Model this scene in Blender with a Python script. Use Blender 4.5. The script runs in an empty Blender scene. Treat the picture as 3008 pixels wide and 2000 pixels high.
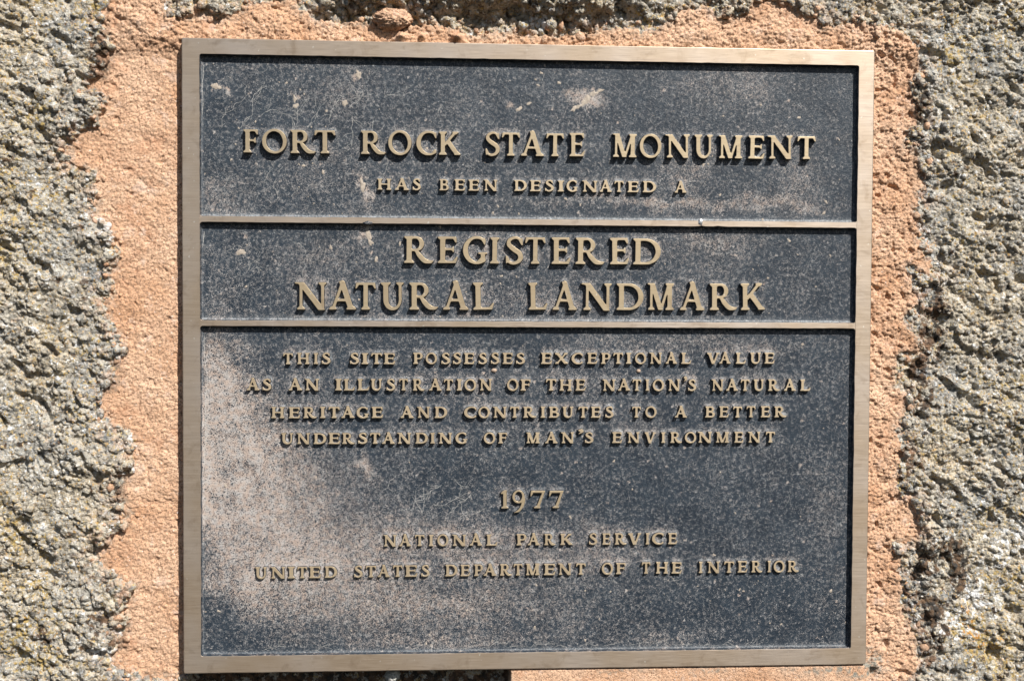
import bpy, math, random
import numpy as np
from mathutils import Matrix, Vector
from mathutils.geometry import tessellate_polygon

# ------------------------------------------------------------------ scene, camera, light
scene = bpy.context.scene
COL = scene.collection
random.seed(7)
# Plaque coordinates: u to the right, v up, n out of the wall (metres), origin at
# the centre of the plaque's face.  World: x = u, y = -n, z = v + CZ.
CZ = 1.35

def W(u, v, n):
    return (u, -n, v + CZ)

CAM_R = Matrix(((0.998048522, 0.00532307, 0.062215849),
                (-0.003359818, 0.999494391, -0.031617617),
                (-0.062352695, 0.031346882, 0.997561785)))   # plaque -> camera axes
CAM_C = Vector((-0.06404272, 0.03762106, 0.80346736))
cam_data = bpy.data.cameras.new('camera')
cam = bpy.data.objects.new('camera', cam_data)
COL.objects.link(cam)
P2W = Matrix(((1, 0, 0), (0, 0, -1), (0, 1, 0)))
cam.matrix_world = Matrix.Translation(Vector(W(*CAM_C))) @ (P2W @ CAM_R.transposed()).to_4x4()
cam_data.sensor_width = 36.0
cam_data.lens = 3553.93 / 3008 * 36.0
cam_data.clip_start = 0.01
cam_data.clip_end = 100
scene.camera = cam

SUN = Vector((0.60, -1.0, 1.12)).normalized()        # towards the sun
world = bpy.data.worlds.new('World')
scene.world = world
world.use_nodes = True
wn = world.node_tree
wn.nodes.clear()
wo = wn.nodes.new('ShaderNodeOutputWorld')
bg = wn.nodes.new('ShaderNodeBackground')
sky = wn.nodes.new('ShaderNodeTexSky')
sky.sky_type = 'NISHITA'
sky.sun_disc = False
sky.sun_elevation = math.asin(SUN.z)
sky.sun_rotation = math.atan2(SUN.x, SUN.y)
bg.inputs['Strength'].default_value = 0.05
wn.links.new(sky.outputs[0], bg.inputs[0])
wn.links.new(bg.outputs[0], wo.inputs[0])
ld = bpy.data.lights.new('sun', 'SUN')
ld.energy = 5.0
ld.angle = math.radians(0.5)
ld.color = (1.0, 0.95, 0.87)
sun = bpy.data.objects.new('sun', ld)
COL.objects.link(sun)
sun.rotation_euler = SUN.to_track_quat('Z', 'Y').to_euler()
sun.location = (0.5, -2, 3)
vs = scene.view_settings
vs.view_transform = 'Standard'
vs.look = 'None'
vs.gamma = 1
vs.exposure = 0.48

# ------------------------------------------------------------------ noise (numpy)
def _h(ix, iy, s):
    n = (ix.astype(np.int64) * 374761393 + iy.astype(np.int64) * 668265263 + s * 974634777) & 0xffffffff
    n = ((n ^ (n >> 13)) * 1274126177) & 0xffffffff
    n = (n ^ (n >> 16)) & 0xffffffff
    n = (n * 2246822519) & 0xffffffff
    return ((n ^ (n >> 15)) & 0xffffff) / float(0x1000000)

def pnoise(x, y, s=0):
    ix = np.floor(x).astype(np.int64); iy = np.floor(y).astype(np.int64)
    fx = x - ix; fy = y - iy
    def g(a, b, dx, dy):
        th = _h(a, b, s) * 6.2831853
        return np.cos(th) * dx + np.sin(th) * dy
    ux = fx * fx * fx * (fx * (fx * 6 - 15) + 10)
    uy = fy * fy * fy * (fy * (fy * 6 - 15) + 10)
    a = g(ix, iy, fx, fy); b = g(ix + 1, iy, fx - 1, fy)
    c = g(ix, iy + 1, fx, fy - 1); d = g(ix + 1, iy + 1, fx - 1, fy - 1)
    return ((a + (b - a) * ux) + ((c + (d - c) * ux) - (a + (b - a) * ux)) * uy) * 1.45

def fbm(x, y, lam, s=0, octv=3, rough=0.5):
    r = 0; a = 1.0; t = 0
    for k in range(octv):
        r = r + a * pnoise(x / lam + 17.3 * k, y / lam - 9.1 * k, s + k)
        t += a; a *= rough; lam *= 0.5
    return r / t

def worley(x, y, lam, s=0):
    """F1, F2 (cell units) and a random value of the nearest cell"""
    X = x / lam; Y = y / lam
    ix = np.floor(X).astype(np.int64); iy = np.floor(Y).astype(np.int64)
    f1 = np.full(X.shape, 9.0); f2 = np.full(X.shape, 9.0); rid = np.zeros(X.shape)
    for dx in (-1, 0, 1):
        for dy in (-1, 0, 1):
            cx = ix + dx; cy = iy + dy
            d = (cx + _h(cx, cy, s) - X) ** 2 + (cy + _h(cx, cy, s + 77) - Y) ** 2
            n = d < f1
            f2 = np.where(n, f1, np.minimum(f2, d))
            rid = np.where(n, _h(cx, cy, s + 191), rid)
            f1 = np.where(n, d, f1)
    return np.sqrt(f1), np.sqrt(f2), rid

def dome(x, y, lam, s=0, r=0.72):
    f1, f2, rid = worley(x, y, lam, s)
    return np.sqrt(np.clip(1 - (f1 / r) ** 2, 0, 1)) * (0.45 + 0.55 * rid), rid

def sstep(a, b, x):
    t = np.clip((x - a) / (b - a), 0, 1)
    return t * t * (3 - 2 * t)

def blobs(u, v, lst):
    """sum of soft elliptical patches, all in millimetres"""
    r = np.zeros(u.shape)
    for cx, cy, rx, ry, a in lst:
        q = ((u - cx) / (rx * 1.1)) ** 2 + ((v - cy) / (ry * 1.1)) ** 2
        r += a * np.exp(-q * 1.2)
    return r

def signed_dist(u, v, poly):
    """distance to a closed outline, negative inside"""
    p = np.array(poly, float); n = len(p)
    best = np.full(u.shape, 1e9); inside = np.zeros(u.shape, bool)
    for i in range(n):
        ax, ay = p[i]; bx, by = p[(i + 1) % n]
        ex, ey = bx - ax, by - ay
        wx, wy = u - ax, v - ay
        L = ex * ex + ey * ey + 1e-9
        t = np.clip((wx * ex + wy * ey) / L, 0, 1)
        d = (wx - ex * t) ** 2 + (wy - ey * t) ** 2
        best = np.minimum(best, d)
        c = ((ay > v) != (by > v)) & (u < (bx - ax) * (v - ay) / (by - ay + 1e-12) + ax)
        inside ^= c
    d = np.sqrt(best)
    return np.where(inside, -d, d)

# ------------------------------------------------------------------ mesh helpers
def mesh_np(name, co, faces4=None, faces=None, attrs=None, smooth=True):
    me = bpy.data.meshes.new(name)
    if faces4 is not None:
        nf = len(faces4)
        me.vertices.add(len(co)); me.vertices.foreach_set('co', np.asarray(co, np.float32).ravel())
        me.loops.add(nf * 4); me.loops.foreach_set('vertex_index', faces4.astype(np.int32).ravel())
        me.polygons.add(nf)
        me.polygons.foreach_set('loop_start', np.arange(0, nf * 4, 4, dtype=np.int32))
        me.polygons.foreach_set('loop_total', np.full(nf, 4, np.int32))
        me.update(calc_edges=True)
    else:
        me.from_pydata([tuple(c) for c in co], [], faces)
    if attrs:
        for k, a in attrs.items():
            at = me.attributes.new(k, 'FLOAT', 'POINT')
            at.data.foreach_set('value', np.asarray(a, np.float32))
    if smooth:
        me.polygons.foreach_set('use_smooth', np.ones(len(me.polygons), bool))
    me.validate()
    return me

def link(name, me, parent=None, mats=(), **props):
    o = bpy.data.objects.new(name, me)
    COL.objects.link(o)
    if parent is not None:
        o.parent = parent
    for m in mats:
        if me is not None and len(me.materials) < len(mats):
            me.materials.append(m)
    for k, val in props.items():
        o[k] = val
    return o

# ------------------------------------------------------------------ materials
def new_mat(name):
    m = bpy.data.materials.new(name)
    m.use_nodes = True
    nt = m.node_tree
    nt.nodes.clear()
    out = nt.nodes.new('ShaderNodeOutputMaterial')
    b = nt.nodes.new('ShaderNodeBsdfPrincipled')
    nt.links.new(b.outputs[0], out.inputs[0])
    return m, nt, b

class NT:
    def __init__(s, nt):
        s.nt = nt
        s.co = nt.nodes.new('ShaderNodeTexCoord').outputs['Object']
    def _in(s, sock, v):
        if isinstance(v, bpy.types.NodeSocket):
            s.nt.links.new(v, sock)
        elif v is not None:
            sock.default_value = v
    def mapping(s, scale=(1, 1, 1), rot=(0, 0, 0), co=None):
        n = s.nt.nodes.new('ShaderNodeMapping')
        n.inputs['Scale'].default_value = scale
        n.inputs['Rotation'].default_value = rot
        s._in(n.inputs[0], co or s.co)
        return n.outputs[0]
    def noise(s, scale, detail=2, rough=0.5, dist=0, co=None):
        n = s.nt.nodes.new('ShaderNodeTexNoise')
        s._in(n.inputs['Vector'], co or s.co)
        n.inputs['Scale'].default_value = scale
        n.inputs['Detail'].default_value = detail
        n.inputs['Roughness'].default_value = rough
        n.inputs['Distortion'].default_value = dist
        return n.outputs['Fac']
    def voronoi(s, scale, feature='F1', co=None, out='Distance', rand=1):
        n = s.nt.nodes.new('ShaderNodeTexVoronoi')
        n.feature = feature
        s._in(n.inputs['Vector'], co or s.co)
        n.inputs['Scale'].default_value = scale
        n.inputs['Randomness'].default_value = rand
        return n.outputs[out]
    def math(s, op, a, b=None, c=None, clamp=False):
        n = s.nt.nodes.new('ShaderNodeMath')
        n.operation = op; n.use_clamp = clamp
        s._in(n.inputs[0], a); s._in(n.inputs[1], b)
        if c is not None: s._in(n.inputs[2], c)
        return n.outputs[0]
    def rng(s, v, a, b, c=0.0, d=1.0):
        n = s.nt.nodes.new('ShaderNodeMapRange')
        s._in(n.inputs[0], v); s._in(n.inputs[1], a); s._in(n.inputs[2], b)
        s._in(n.inputs[3], c); s._in(n.inputs[4], d)
        return n.outputs[0]
    def mix(s, f, a, b):
        n = s.nt.nodes.new('ShaderNodeMix')
        n.data_type = 'RGBA'
        s._in(n.inputs[0], f)
        for k, v in ((6, a), (7, b)):
            if isinstance(v, tuple) and len(v) == 3: v = v + (1,)
            s._in(n.inputs[k], v)
        return n.outputs[2]
    def attr(s, name):
        n = s.nt.nodes.new('ShaderNodeAttribute')
        n.attribute_name = name
        return n.outputs['Fac']
    def bump(s, h, dist, strength=1.0, normal=None):
        n = s.nt.nodes.new('ShaderNodeBump')
        n.inputs['Distance'].default_value = dist
        n.inputs['Strength'].default_value = strength
        s._in(n.inputs['Height'], h)
        if normal is not None: s._in(n.inputs['Normal'], normal)
        return n.outputs[0]

def mat_bronze(name, tone=1.0, brush=1.0, base=(0.40, 0.305, 0.225), base2=(0.48, 0.39, 0.325), metal=0.68, aniso=0.45):
    m, nt, b = new_mat(name); k = NT(nt)
    fine = k.noise(1.0, 3, 0.6, co=k.mapping((60, 60, 3200)))      # belt-sanding lines run along u
    streak = k.noise(1.0, 2, 0.5, co=k.mapping((25, 25, 900)))
    cloud = k.noise(22, 3, 0.55)
    grime = k.noise(900, 2, 0.6)
    c = k.mix(k.rng(cloud, 0.35, 0.65), tuple(x * tone for x in base), tuple(x * tone for x in base2))
    c = k.mix(k.rng(fine, 0.36, 0.72, 0, 0.34 * brush), c, (0.64 * tone, 0.56 * tone, 0.47 * tone))
    c = k.mix(k.rng(streak, 0.56, 0.75, 0, 0.10), c, (0.26 * tone, 0.19 * tone, 0.12 * tone))
    c = k.mix(k.rng(grime, 0.62, 0.8, 0, 0.3), c, (0.16, 0.13, 0.10))
    # tarnish: brown stains, a little verdigris, tiny pale scuffs
    c = k.mix(k.rng(k.noise(75, 4, 0.65, 0.5), 0.54, 0.70, 0, 0.40), c, (0.20, 0.135, 0.085))
    c = k.mix(k.rng(k.noise(120, 4, 0.7), 0.64, 0.74, 0, 0.45), c, (0.26, 0.30, 0.26))
    c = k.mix(k.rng(k.noise(340, 2, 0.5), 0.71, 0.75, 0, 0.8), c, (0.72, 0.70, 0.64))
    inf = nt.nodes.new('ShaderNodeObjectInfo').outputs['Random']
    c = k.mix(k.rng(inf, 0.0, 1.0, 0, 0.22), c, (0.27, 0.20, 0.13))
    nt.links.new(c, b.inputs['Base Color'])
    b.inputs['Metallic'].default_value = metal
    b.inputs['Anisotropic Rotation'].default_value = 0.25
    b.inputs['Anisotropic'].default_value = aniso
    tg = nt.nodes.new('ShaderNodeCombineXYZ'); tg.inputs[0].default_value = 1.0      # scratches run along u
    nt.links.new(tg.outputs[0], b.inputs['Tangent'])
    r = k.rng(fine, 0.3, 0.7, 0.34, 0.50)
    nt.links.new(r, b.inputs['Roughness'])
    h = k.math('MULTIPLY_ADD', fine, 0.6, k.math('MULTIPLY', k.noise(700, 2), 0.4))
    nt.links.new(k.bump(h, 0.00006, 0.55 * brush), b.inputs['Normal'])
    return m

def mat_paint(name, side=False):
    """dark patina paint with pale flecks where it has worn through"""
    m, nt, b = new_mat(name); k = NT(nt)
    n1 = k.noise(1080, 2.5, 0.62, 0.8)
    n2 = k.noise(430, 2, 0.5, 0.4)
    mid = k.noise(95, 3, 0.6)
    low = k.noise(26, 3, 0.55)
    worm = k.math('ABSOLUTE', k.math('SUBTRACT', n1, 0.5))
    if side:
        wear = k.rng(k.noise(260, 2), 0.35, 0.75, 0.0, 0.30); dust = None
    else:
        wear = k.attr('wear'); dust = k.attr('dust')
    thr = k.math('MULTIPLY_ADD', k.math('SUBTRACT', mid, 0.5), 0.22, wear)
    thr = k.math('MULTIPLY_ADD', k.math('SUBTRACT', low, 0.5), 0.14, thr)
    thr = k.math('ADD', k.math('MAXIMUM', thr, 0.0), 0.06 if not side else 0.0)
    thr = k.math('MULTIPLY_ADD', k.math('SUBTRACT', n2, 0.5), 0.95, thr)
    t2 = k.math('MULTIPLY', k.math('MAXIMUM', thr, 0.0), 0.125)
    lo = k.math('SUBTRACT', t2, 0.012)
    hi = k.math('ADD', t2, 0.004)
    mask = k.math('SUBTRACT', 1.0, k.rng(worm, lo, hi), clamp=True)
    tan = k.mix(k.rng(k.noise(240, 2), 0.38, 0.62), (0.385, 0.305, 0.262), (0.39, 0.372, 0.365))
    if not side:      # thin wear shows as bluish white flecks, deep wear as bare tan metal
        tan = k.mix(k.rng(wear, 0.05, 0.36, 0.62, 0.0), tan, (0.34, 0.37, 0.40))
    tan = k.mix(k.rng(k.noise(1500, 1), 0.4, 0.7, 0, 0.5), tan, (0.52, 0.45, 0.40))
    dark = k.mix(k.rng(k.noise(60, 3), 0.35, 0.65), (0.012, 0.020, 0.032), (0.021, 0.032, 0.047))
    dark = k.mix(k.rng(k.noise(1900, 1), 0.55, 0.75, 0, 0.35), dark, (0.065, 0.095, 0.125))
    c = k.mix(mask, dark, tan)
    if dust is not None:
        dn = k.rng(k.noise(900, 3, 0.7, 0.6), 0.42, 0.58)
        dm = k.math('MULTIPLY', k.math('MULTIPLY_ADD', dn, 0.9, 0.1), dust, clamp=True)
        c = k.mix(dm, c, (0.46, 0.49, 0.52))
    nt.links.new(c, b.inputs['Base Color'])
    b.inputs['Roughness'].default_value = 0.5
    nt.links.new(k.rng(mask, 0, 1, 0.42, 0.8), b.inputs['Roughness'])
    b.inputs['Specular IOR Level'].default_value = 0.42
    h = k.math('MULTIPLY_ADD', n1, 0.8, k.math('MULTIPLY', n2, 0.6))
    h = k.math('MULTIPLY_ADD', mask, -0.12, h)
    nt.links.new(k.bump(h, 0.00032, 1.0), b.inputs['Normal'])
    return m

def mat_mortar():
    m, nt, b = new_mat('orange_mortar'); k = NT(nt)
    cloud = k.noise(24, 3, 0.6)
    g = k.noise(900, 3, 0.65)
    c = k.mix(k.rng(cloud, 0.35, 0.66), (0.60, 0.345, 0.205), (0.76, 0.52, 0.365))
    c = k.mix(k.rng(g, 0.5, 0.72, 0, 0.6), c, (0.74, 0.53, 0.38))
    c = k.mix(k.rng(k.noise(720, 3, 0.75), 0.52, 0.60, 0, 0.9), c, (0.26, 0.15, 0.10))  # shadows between the sand grains, painted as dark specks
    q = k.rng(k.voronoi(330), 0.0, 0.20, 1, 0)                       # pale quartz grains
    q = k.math('MULTIPLY', q, k.rng(k.noise(180, 1), 0.50, 0.60))
    c = k.mix(q, c, (0.86, 0.80, 0.76))
    c = k.mix(k.rng(k.noise(48, 4, 0.65), 0.55, 0.68, 0, 0.55), c, (0.47, 0.235, 0.13))
    c = k.mix(k.rng(k.noise(85, 4, 0.65), 0.58, 0.70, 0, 0.55), c, (0.80, 0.62, 0.52))
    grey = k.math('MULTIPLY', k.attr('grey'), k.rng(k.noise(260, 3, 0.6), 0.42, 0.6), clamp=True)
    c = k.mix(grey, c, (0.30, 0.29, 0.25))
    dk = k.math('MULTIPLY', k.attr('moss_cav'), k.rng(k.noise(420, 3, 0.6), 0.36, 0.52), clamp=True)
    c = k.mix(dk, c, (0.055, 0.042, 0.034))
    nt.links.new(c, b.inputs['Base Color'])
    b.inputs['Roughness'].default_value = 0.92
    b.inputs['Specular IOR Level'].default_value = 0.25
    h = k.math('MULTIPLY_ADD', g, 0.6, k.math('MULTIPLY', k.noise(2200, 2), 0.4))
    nt.links.new(k.bump(h, 0.0014, 1.0), b.inputs['Normal'])
    return m

def mat_rock():
    m, nt, b = new_mat('lichened_rock'); k = NT(nt)
    warp = k.noise(60, 3, 0.6)
    a1 = k.noise(110, 4, 0.62)
    a2 = k.noise(420, 3, 0.6)
    a3 = k.noise(1400, 2, 0.6)
    c = k.mix(k.rng(a1, 0.36, 0.62), k.mix(k.rng(k.noise(13, 2), 0.4, 0.6), (0.30, 0.25, 0.175), (0.21, 0.225, 0.24)), k.mix(k.rng(k.noise(17, 2), 0.4, 0.6), (0.62, 0.53, 0.39), (0.54, 0.515, 0.46)))
    c = k.mix(k.rng(a2, 0.50, 0.64, 0, 0.8), c, (0.10, 0.105, 0.11))
    c = k.mix(k.rng(k.noise(300, 3, 0.6), 0.54, 0.64, 0, 0.7), c, (0.56, 0.52, 0.45))
    c = k.mix(k.rng(k.noise(150, 3, 0.7), 0.60, 0.68, 0, 0.5), c, (0.52, 0.36, 0.25))
    c = k.mix(k.rng(a3, 0.58, 0.74, 0, 0.6), c, (0.10, 0.10, 0.095))
    c = k.mix(k.math('MULTIPLY', k.attr('crown'), k.rng(a2, 0.62, 0.40), clamp=True), c, (0.50, 0.48, 0.43))  # highlight on the lump tops, put into the rock colour
    yn = k.math('MULTIPLY_ADD', k.math('ADD', k.attr('yellow'), k.rng(k.noise(16, 3, 0.6), 0.48, 0.66, 0, 1.0)), 0.075, k.noise(330, 4, 0.7))
    c = k.mix(k.rng(yn, 0.59, 0.66, 0, 0.8), c, (0.48, 0.34, 0.10))
    c = k.mix(k.rng(k.noise(430, 3, 0.7), 0.585, 0.65, 0, 0.85), c, (0.55, 0.33, 0.10))
    c = k.mix(k.rng(k.noise(400, 3, 0.65), 0.60, 0.66, 0, 0.9), c, (0.74, 0.74, 0.73))
    c = k.mix(k.rng(k.noise(230, 4, 0.7, 0.4), 0.555, 0.64, 0, 0.8), c, (0.075, 0.07, 0.065))
    wn_ = k.math('MULTIPLY_ADD', k.attr('white'), 0.16, k.noise(210, 4, 0.65))
    c = k.mix(k.rng(wn_, 0.60, 0.67, 0, 0.9), c, (0.80, 0.81, 0.82))
    mo = k.math('MULTIPLY_ADD', k.attr('moss_cav'), 0.22, k.noise(170, 4, 0.65))
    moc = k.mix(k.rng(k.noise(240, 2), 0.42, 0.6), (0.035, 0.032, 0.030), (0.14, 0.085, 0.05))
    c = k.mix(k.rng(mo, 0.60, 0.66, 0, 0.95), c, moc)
    sm = k.math('MULTIPLY', k.attr('smear'), k.rng(k.noise(150, 4, 0.7), 0.47, 0.56), clamp=True)
    c = k.mix(sm, c, (0.62, 0.37, 0.24))
    orr = k.math('MULTIPLY_ADD', k.attr('orange'), 0.15, k.noise(260, 3, 0.7))
    c = k.mix(k.rng(orr, 0.72, 0.76, 0, 0.8), c, (0.62, 0.30, 0.07))
    nt.links.new(c, b.inputs['Base Color'])
    b.inputs['Roughness'].default_value = 0.95
    b.inputs['Specular IOR Level'].default_value = 0.2
    h = k.math('MULTIPLY_ADD', a2, 1.0, k.math('MULTIPLY', a3, 0.5))
    nt.links.new(k.bump(h, 0.0022, 1.0), b.inputs['Normal'])
    return m

def mat_plain(name, col, rough=0.8, spec=0.3, metal=0.0):
    m, nt, b = new_mat(name); k = NT(nt)
    n = k.noise(600, 3, 0.6)
    c = k.mix(k.rng(n, 0.3, 0.7), tuple(x * 0.75 for x in col), tuple(min(1, x * 1.2) for x in col))
    nt.links.new(c, b.inputs['Base Color'])
    b.inputs['Roughness'].default_value = rough
    b.inputs['Metallic'].default_value = metal
    b.inputs['Specular IOR Level'].default_value = spec
    nt.links.new(k.bump(n, 0.0005, 0.6), b.inputs['Normal'])
    return m

M_BRONZE = mat_bronze('brushed_bronze', 1.08, 1.0, (0.385, 0.30, 0.222), (0.45, 0.385, 0.335))
M_LETTER = mat_bronze('rubbed_bronze', 1.02, 0.5, (0.43, 0.335, 0.205), (0.50, 0.41, 0.28), 0.55, 0.3)
M_LETTER_SMALL = mat_bronze('rubbed_bronze_small_letters', 1.02, 0.5, (0.51, 0.395, 0.25), (0.58, 0.475, 0.33), 0.5, 0.2)
M_PAINT = mat_paint('worn_patina_paint')
M_SIDE = mat_paint('patina_paint_on_edges', True)
M_MORTAR = mat_mortar()
M_ROCK = mat_rock()
M_CRACK = mat_plain('pale_crack_filling', (0.50, 0.49, 0.47))
M_LICHEN = mat_plain('white_lichen', (0.42, 0.42, 0.39), 0.95)
M_CHIP = mat_plain('bare_tan_chip', (0.40, 0.345, 0.29), 0.7)
M_GRIT = mat_plain('tan_grit', (0.42, 0.32, 0.25), 0.9)
M_SILVER = mat_plain('bared_metal', (0.72, 0.72, 0.74), 0.35, 0.5, 0.8)

# ------------------------------------------------------------------ measured layout (mm)
# relief, baseline at u=0, baseline slope, cap height, "letter left right"
LINES = [
    (4.0, 134.72, 0.00114, 15.33, "F -190.5 -181.1 | O -178.3 -162.4 | R -160.0 -143.6 | T -144.4 -130.8 | R -114.1 -97.8 | O -96.2 -81.0 | C -77.7 -64.5 | K -62.9 -48.5 | S -32.1 -22.6 | T -21.3 -9.3 | A -8.6 6.8 | T 8.2 20.0 | E 23.8 34.1 | M 52.6 68.8 | O 70.9 85.5 | N 88.1 104.8 | U 107.8 120.3 | M 124.2 140.4 | E 144.3 155.5 | N 157.5 174.7 | T 177.8 190.4"),
    (2.8, 111.55, 0.00155, 7.41, "H -103.3 -94.2 | A -91.8 -82.6 | S -80.1 -74.7 | B -62.4 -56.2 | E -52.5 -45.3 | E -43.2 -35.8 | N -33.3 -24.0 | D -12.7 -4.3 | E -2.3 5.2 | S 7.7 13.7 | I 16.2 20.5 | G 22.1 29.7 | N 32.3 42.8 | A 44.3 52.5 | T 54.3 60.6 | E 63.1 70.8 | D 73.3 82.4 | A 94.9 103.1"),
    (3.4, 63.38, 0.00090, 17.61, "R -85.7 -66.2 | E -63.4 -50.2 | G -46.6 -30.6 | I -28.8 -22.7 | S -18.4 -6.8 | T -5.4 8.2 | E 12.3 25.1 | R 28.3 47.9 | E 51.6 64.5 | D 67.0 85.8"),
    (3.4, 32.72, 0.00363, 18.01, "N -157.2 -136.5 | A -134.9 -117.1 | T -117.6 -104.2 | U -100.7 -85.6 | R -82.1 -63.1 | A -59.8 -42.8 | L -39.7 -25.9 | L -2.8 9.9 | A 13.2 29.6 | N 32.5 52.8 | D 56.2 74.4 | M 77.1 95.1 | A 99.1 115.9 | R 119.4 138.2 | K 140.7 157.3"),
    (2.8, -3.27, 0.00321, 7.34, "T -164.9 -158.6 | H -155.7 -147.8 | I -145.0 -142.1 | S -139.7 -133.9 | S -121.1 -115.1 | I -113.5 -109.1 | T -107.2 -100.0 | E -98.9 -91.3 | P -79.4 -73.1 | O -71.1 -63.6 | S -60.8 -54.8 | S -53.1 -47.4 | E -45.7 -38.7 | S -36.0 -30.3 | S -27.8 -22.0 | E -20.0 -13.0 | S -11.0 -4.9 | E 5.8 13.2 | X 15.0 24.0 | C 26.2 33.8 | E 36.8 43.7 | P 46.2 52.4 | T 54.4 61.2 | I 63.1 66.7 | O 69.2 76.8 | N 78.9 87.4 | A 89.9 97.8 | L 100.5 107.2 | V 118.1 126.7 | A 126.4 134.4 | L 137.8 144.6 | U 147.6 154.9 | E 157.4 164.4"),
    (2.8, -21.17, -0.00009, 7.65, "A -188.8 -180.4 | S -178.5 -172.6 | A -161.4 -152.6 | N -150.9 -141.5 | I -130.9 -126.5 | L -125.1 -117.9 | L -116.2 -108.4 | U -107.4 -100.0 | S -97.1 -91.2 | T -88.7 -82.8 | R -79.6 -71.8 | A -68.9 -60.5 | T -59.0 -52.8 | I -50.4 -47.0 | O -45.2 -37.4 | N -35.4 -27.0 | O -16.8 -9.1 | F -7.9 -1.0 | T 9.2 16.2 | H 18.3 26.6 | E 29.1 36.0 | N 47.1 56.0 | A 57.7 66.0 | T 67.6 73.6 | I 76.5 79.1 | O 81.4 89.1 | N 91.5 99.9 | ' 102.4 104.8 | S 105.3 110.9 | N 121.3 129.6 | A 131.3 139.5 | T 141.3 147.4 | U 150.2 157.2 | R 160.1 168.2 | A 171.0 179.2 | L 182.2 189.3"),
    (2.8, -39.30, 0.00101, 7.41, "H -172.7 -164.2 | E -161.4 -153.7 | R -151.7 -143.0 | I -140.8 -137.3 | T -135.2 -127.9 | A -126.8 -118.1 | G -116.8 -108.7 | E -106.8 -99.1 | A -87.8 -79.0 | N -76.8 -68.2 | D -65.1 -56.7 | C -45.5 -37.4 | O -35.9 -28.2 | N -26.4 -17.1 | T -14.8 -8.5 | R -5.9 2.8 | I 5.7 8.9 | B 11.3 18.3 | U 20.4 27.6 | T 31.1 37.6 | E 39.6 46.3 | S 49.3 55.0 | T 67.4 73.4 | O 76.5 84.1 | A 96.5 104.9 | B 117.2 123.8 | E 126.8 133.4 | T 136.2 142.5 | T 145.5 151.7 | E 155.3 161.9 | R 164.7 173.1"),
    (2.8, -56.42, 0.00124, 7.26, "U -166.1 -158.4 | N -156.3 -147.5 | D -145.0 -136.7 | E -135.3 -127.5 | R -126.2 -117.9 | S -115.7 -109.6 | T -107.9 -101.1 | A -99.9 -91.4 | N -89.9 -80.8 | D -77.8 -69.5 | I -67.9 -64.8 | N -62.7 -53.5 | G -51.2 -43.2 | O -32.3 -24.6 | F -22.6 -16.6 | M -3.8 5.3 | A 8.8 17.3 | N 19.5 28.3 | ' 31.2 34.7 | S 35.6 41.4 | E 54.0 60.9 | N 64.2 72.7 | V 76.0 83.6 | I 87.4 90.3 | R 93.6 101.6 | O 103.5 111.3 | N 112.1 121.9 | M 124.6 133.8 | E 137.3 143.6 | N 146.6 155.2 | T 159.0 165.4"),
    (2.4, -100.18, 0.00120, 11.93, "1 -20.7 -15.5 | 9 -13.0 -4.4 | 7 -0.8 9.0 | 7 11.8 21.5"),
    (2.2, -125.11, 0.00039, 7.57, "N -99.0 -90.3 | A -88.3 -80.6 | T -78.0 -71.5 | I -68.8 -65.6 | O -63.0 -55.6 | N -53.3 -43.8 | A -41.4 -33.0 | L -30.3 -22.8 | P -10.0 -3.1 | A -2.4 5.7 | R 8.8 16.3 | K 19.6 27.9 | S 39.0 44.7 | E 48.0 53.7 | R 56.5 64.6 | V 65.5 74.6 | I 77.4 80.1 | C 81.8 89.7 | E 92.8 99.0"),
    (2.2, -145.37, 0.00404, 7.71, "U -183.3 -175.9 | N -173.5 -163.6 | I -162.1 -157.4 | T -155.7 -149.3 | E -148.0 -140.1 | D -137.7 -129.5 | S -118.3 -112.6 | T -110.5 -103.6 | A -102.6 -94.6 | T -92.5 -86.2 | E -84.5 -76.1 | S -73.7 -68.1 | D -57.6 -49.4 | E -47.4 -41.0 | P -38.3 -32.5 | A -31.9 -23.4 | R -21.0 -12.9 | T -11.8 -5.8 | M -3.7 5.8 | E 8.6 16.4 | N 18.1 27.3 | T 30.4 36.9 | O 47.8 55.5 | F 57.4 64.1 | T 75.1 81.0 | H 84.7 93.0 | E 95.4 102.4 | I 114.1 116.7 | N 119.7 128.4 | T 131.4 138.4 | E 140.8 147.5 | R 150.3 157.9 | I 161.4 163.8 | O 165.6 173.2 | R 175.3 183.1"),
]
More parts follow.
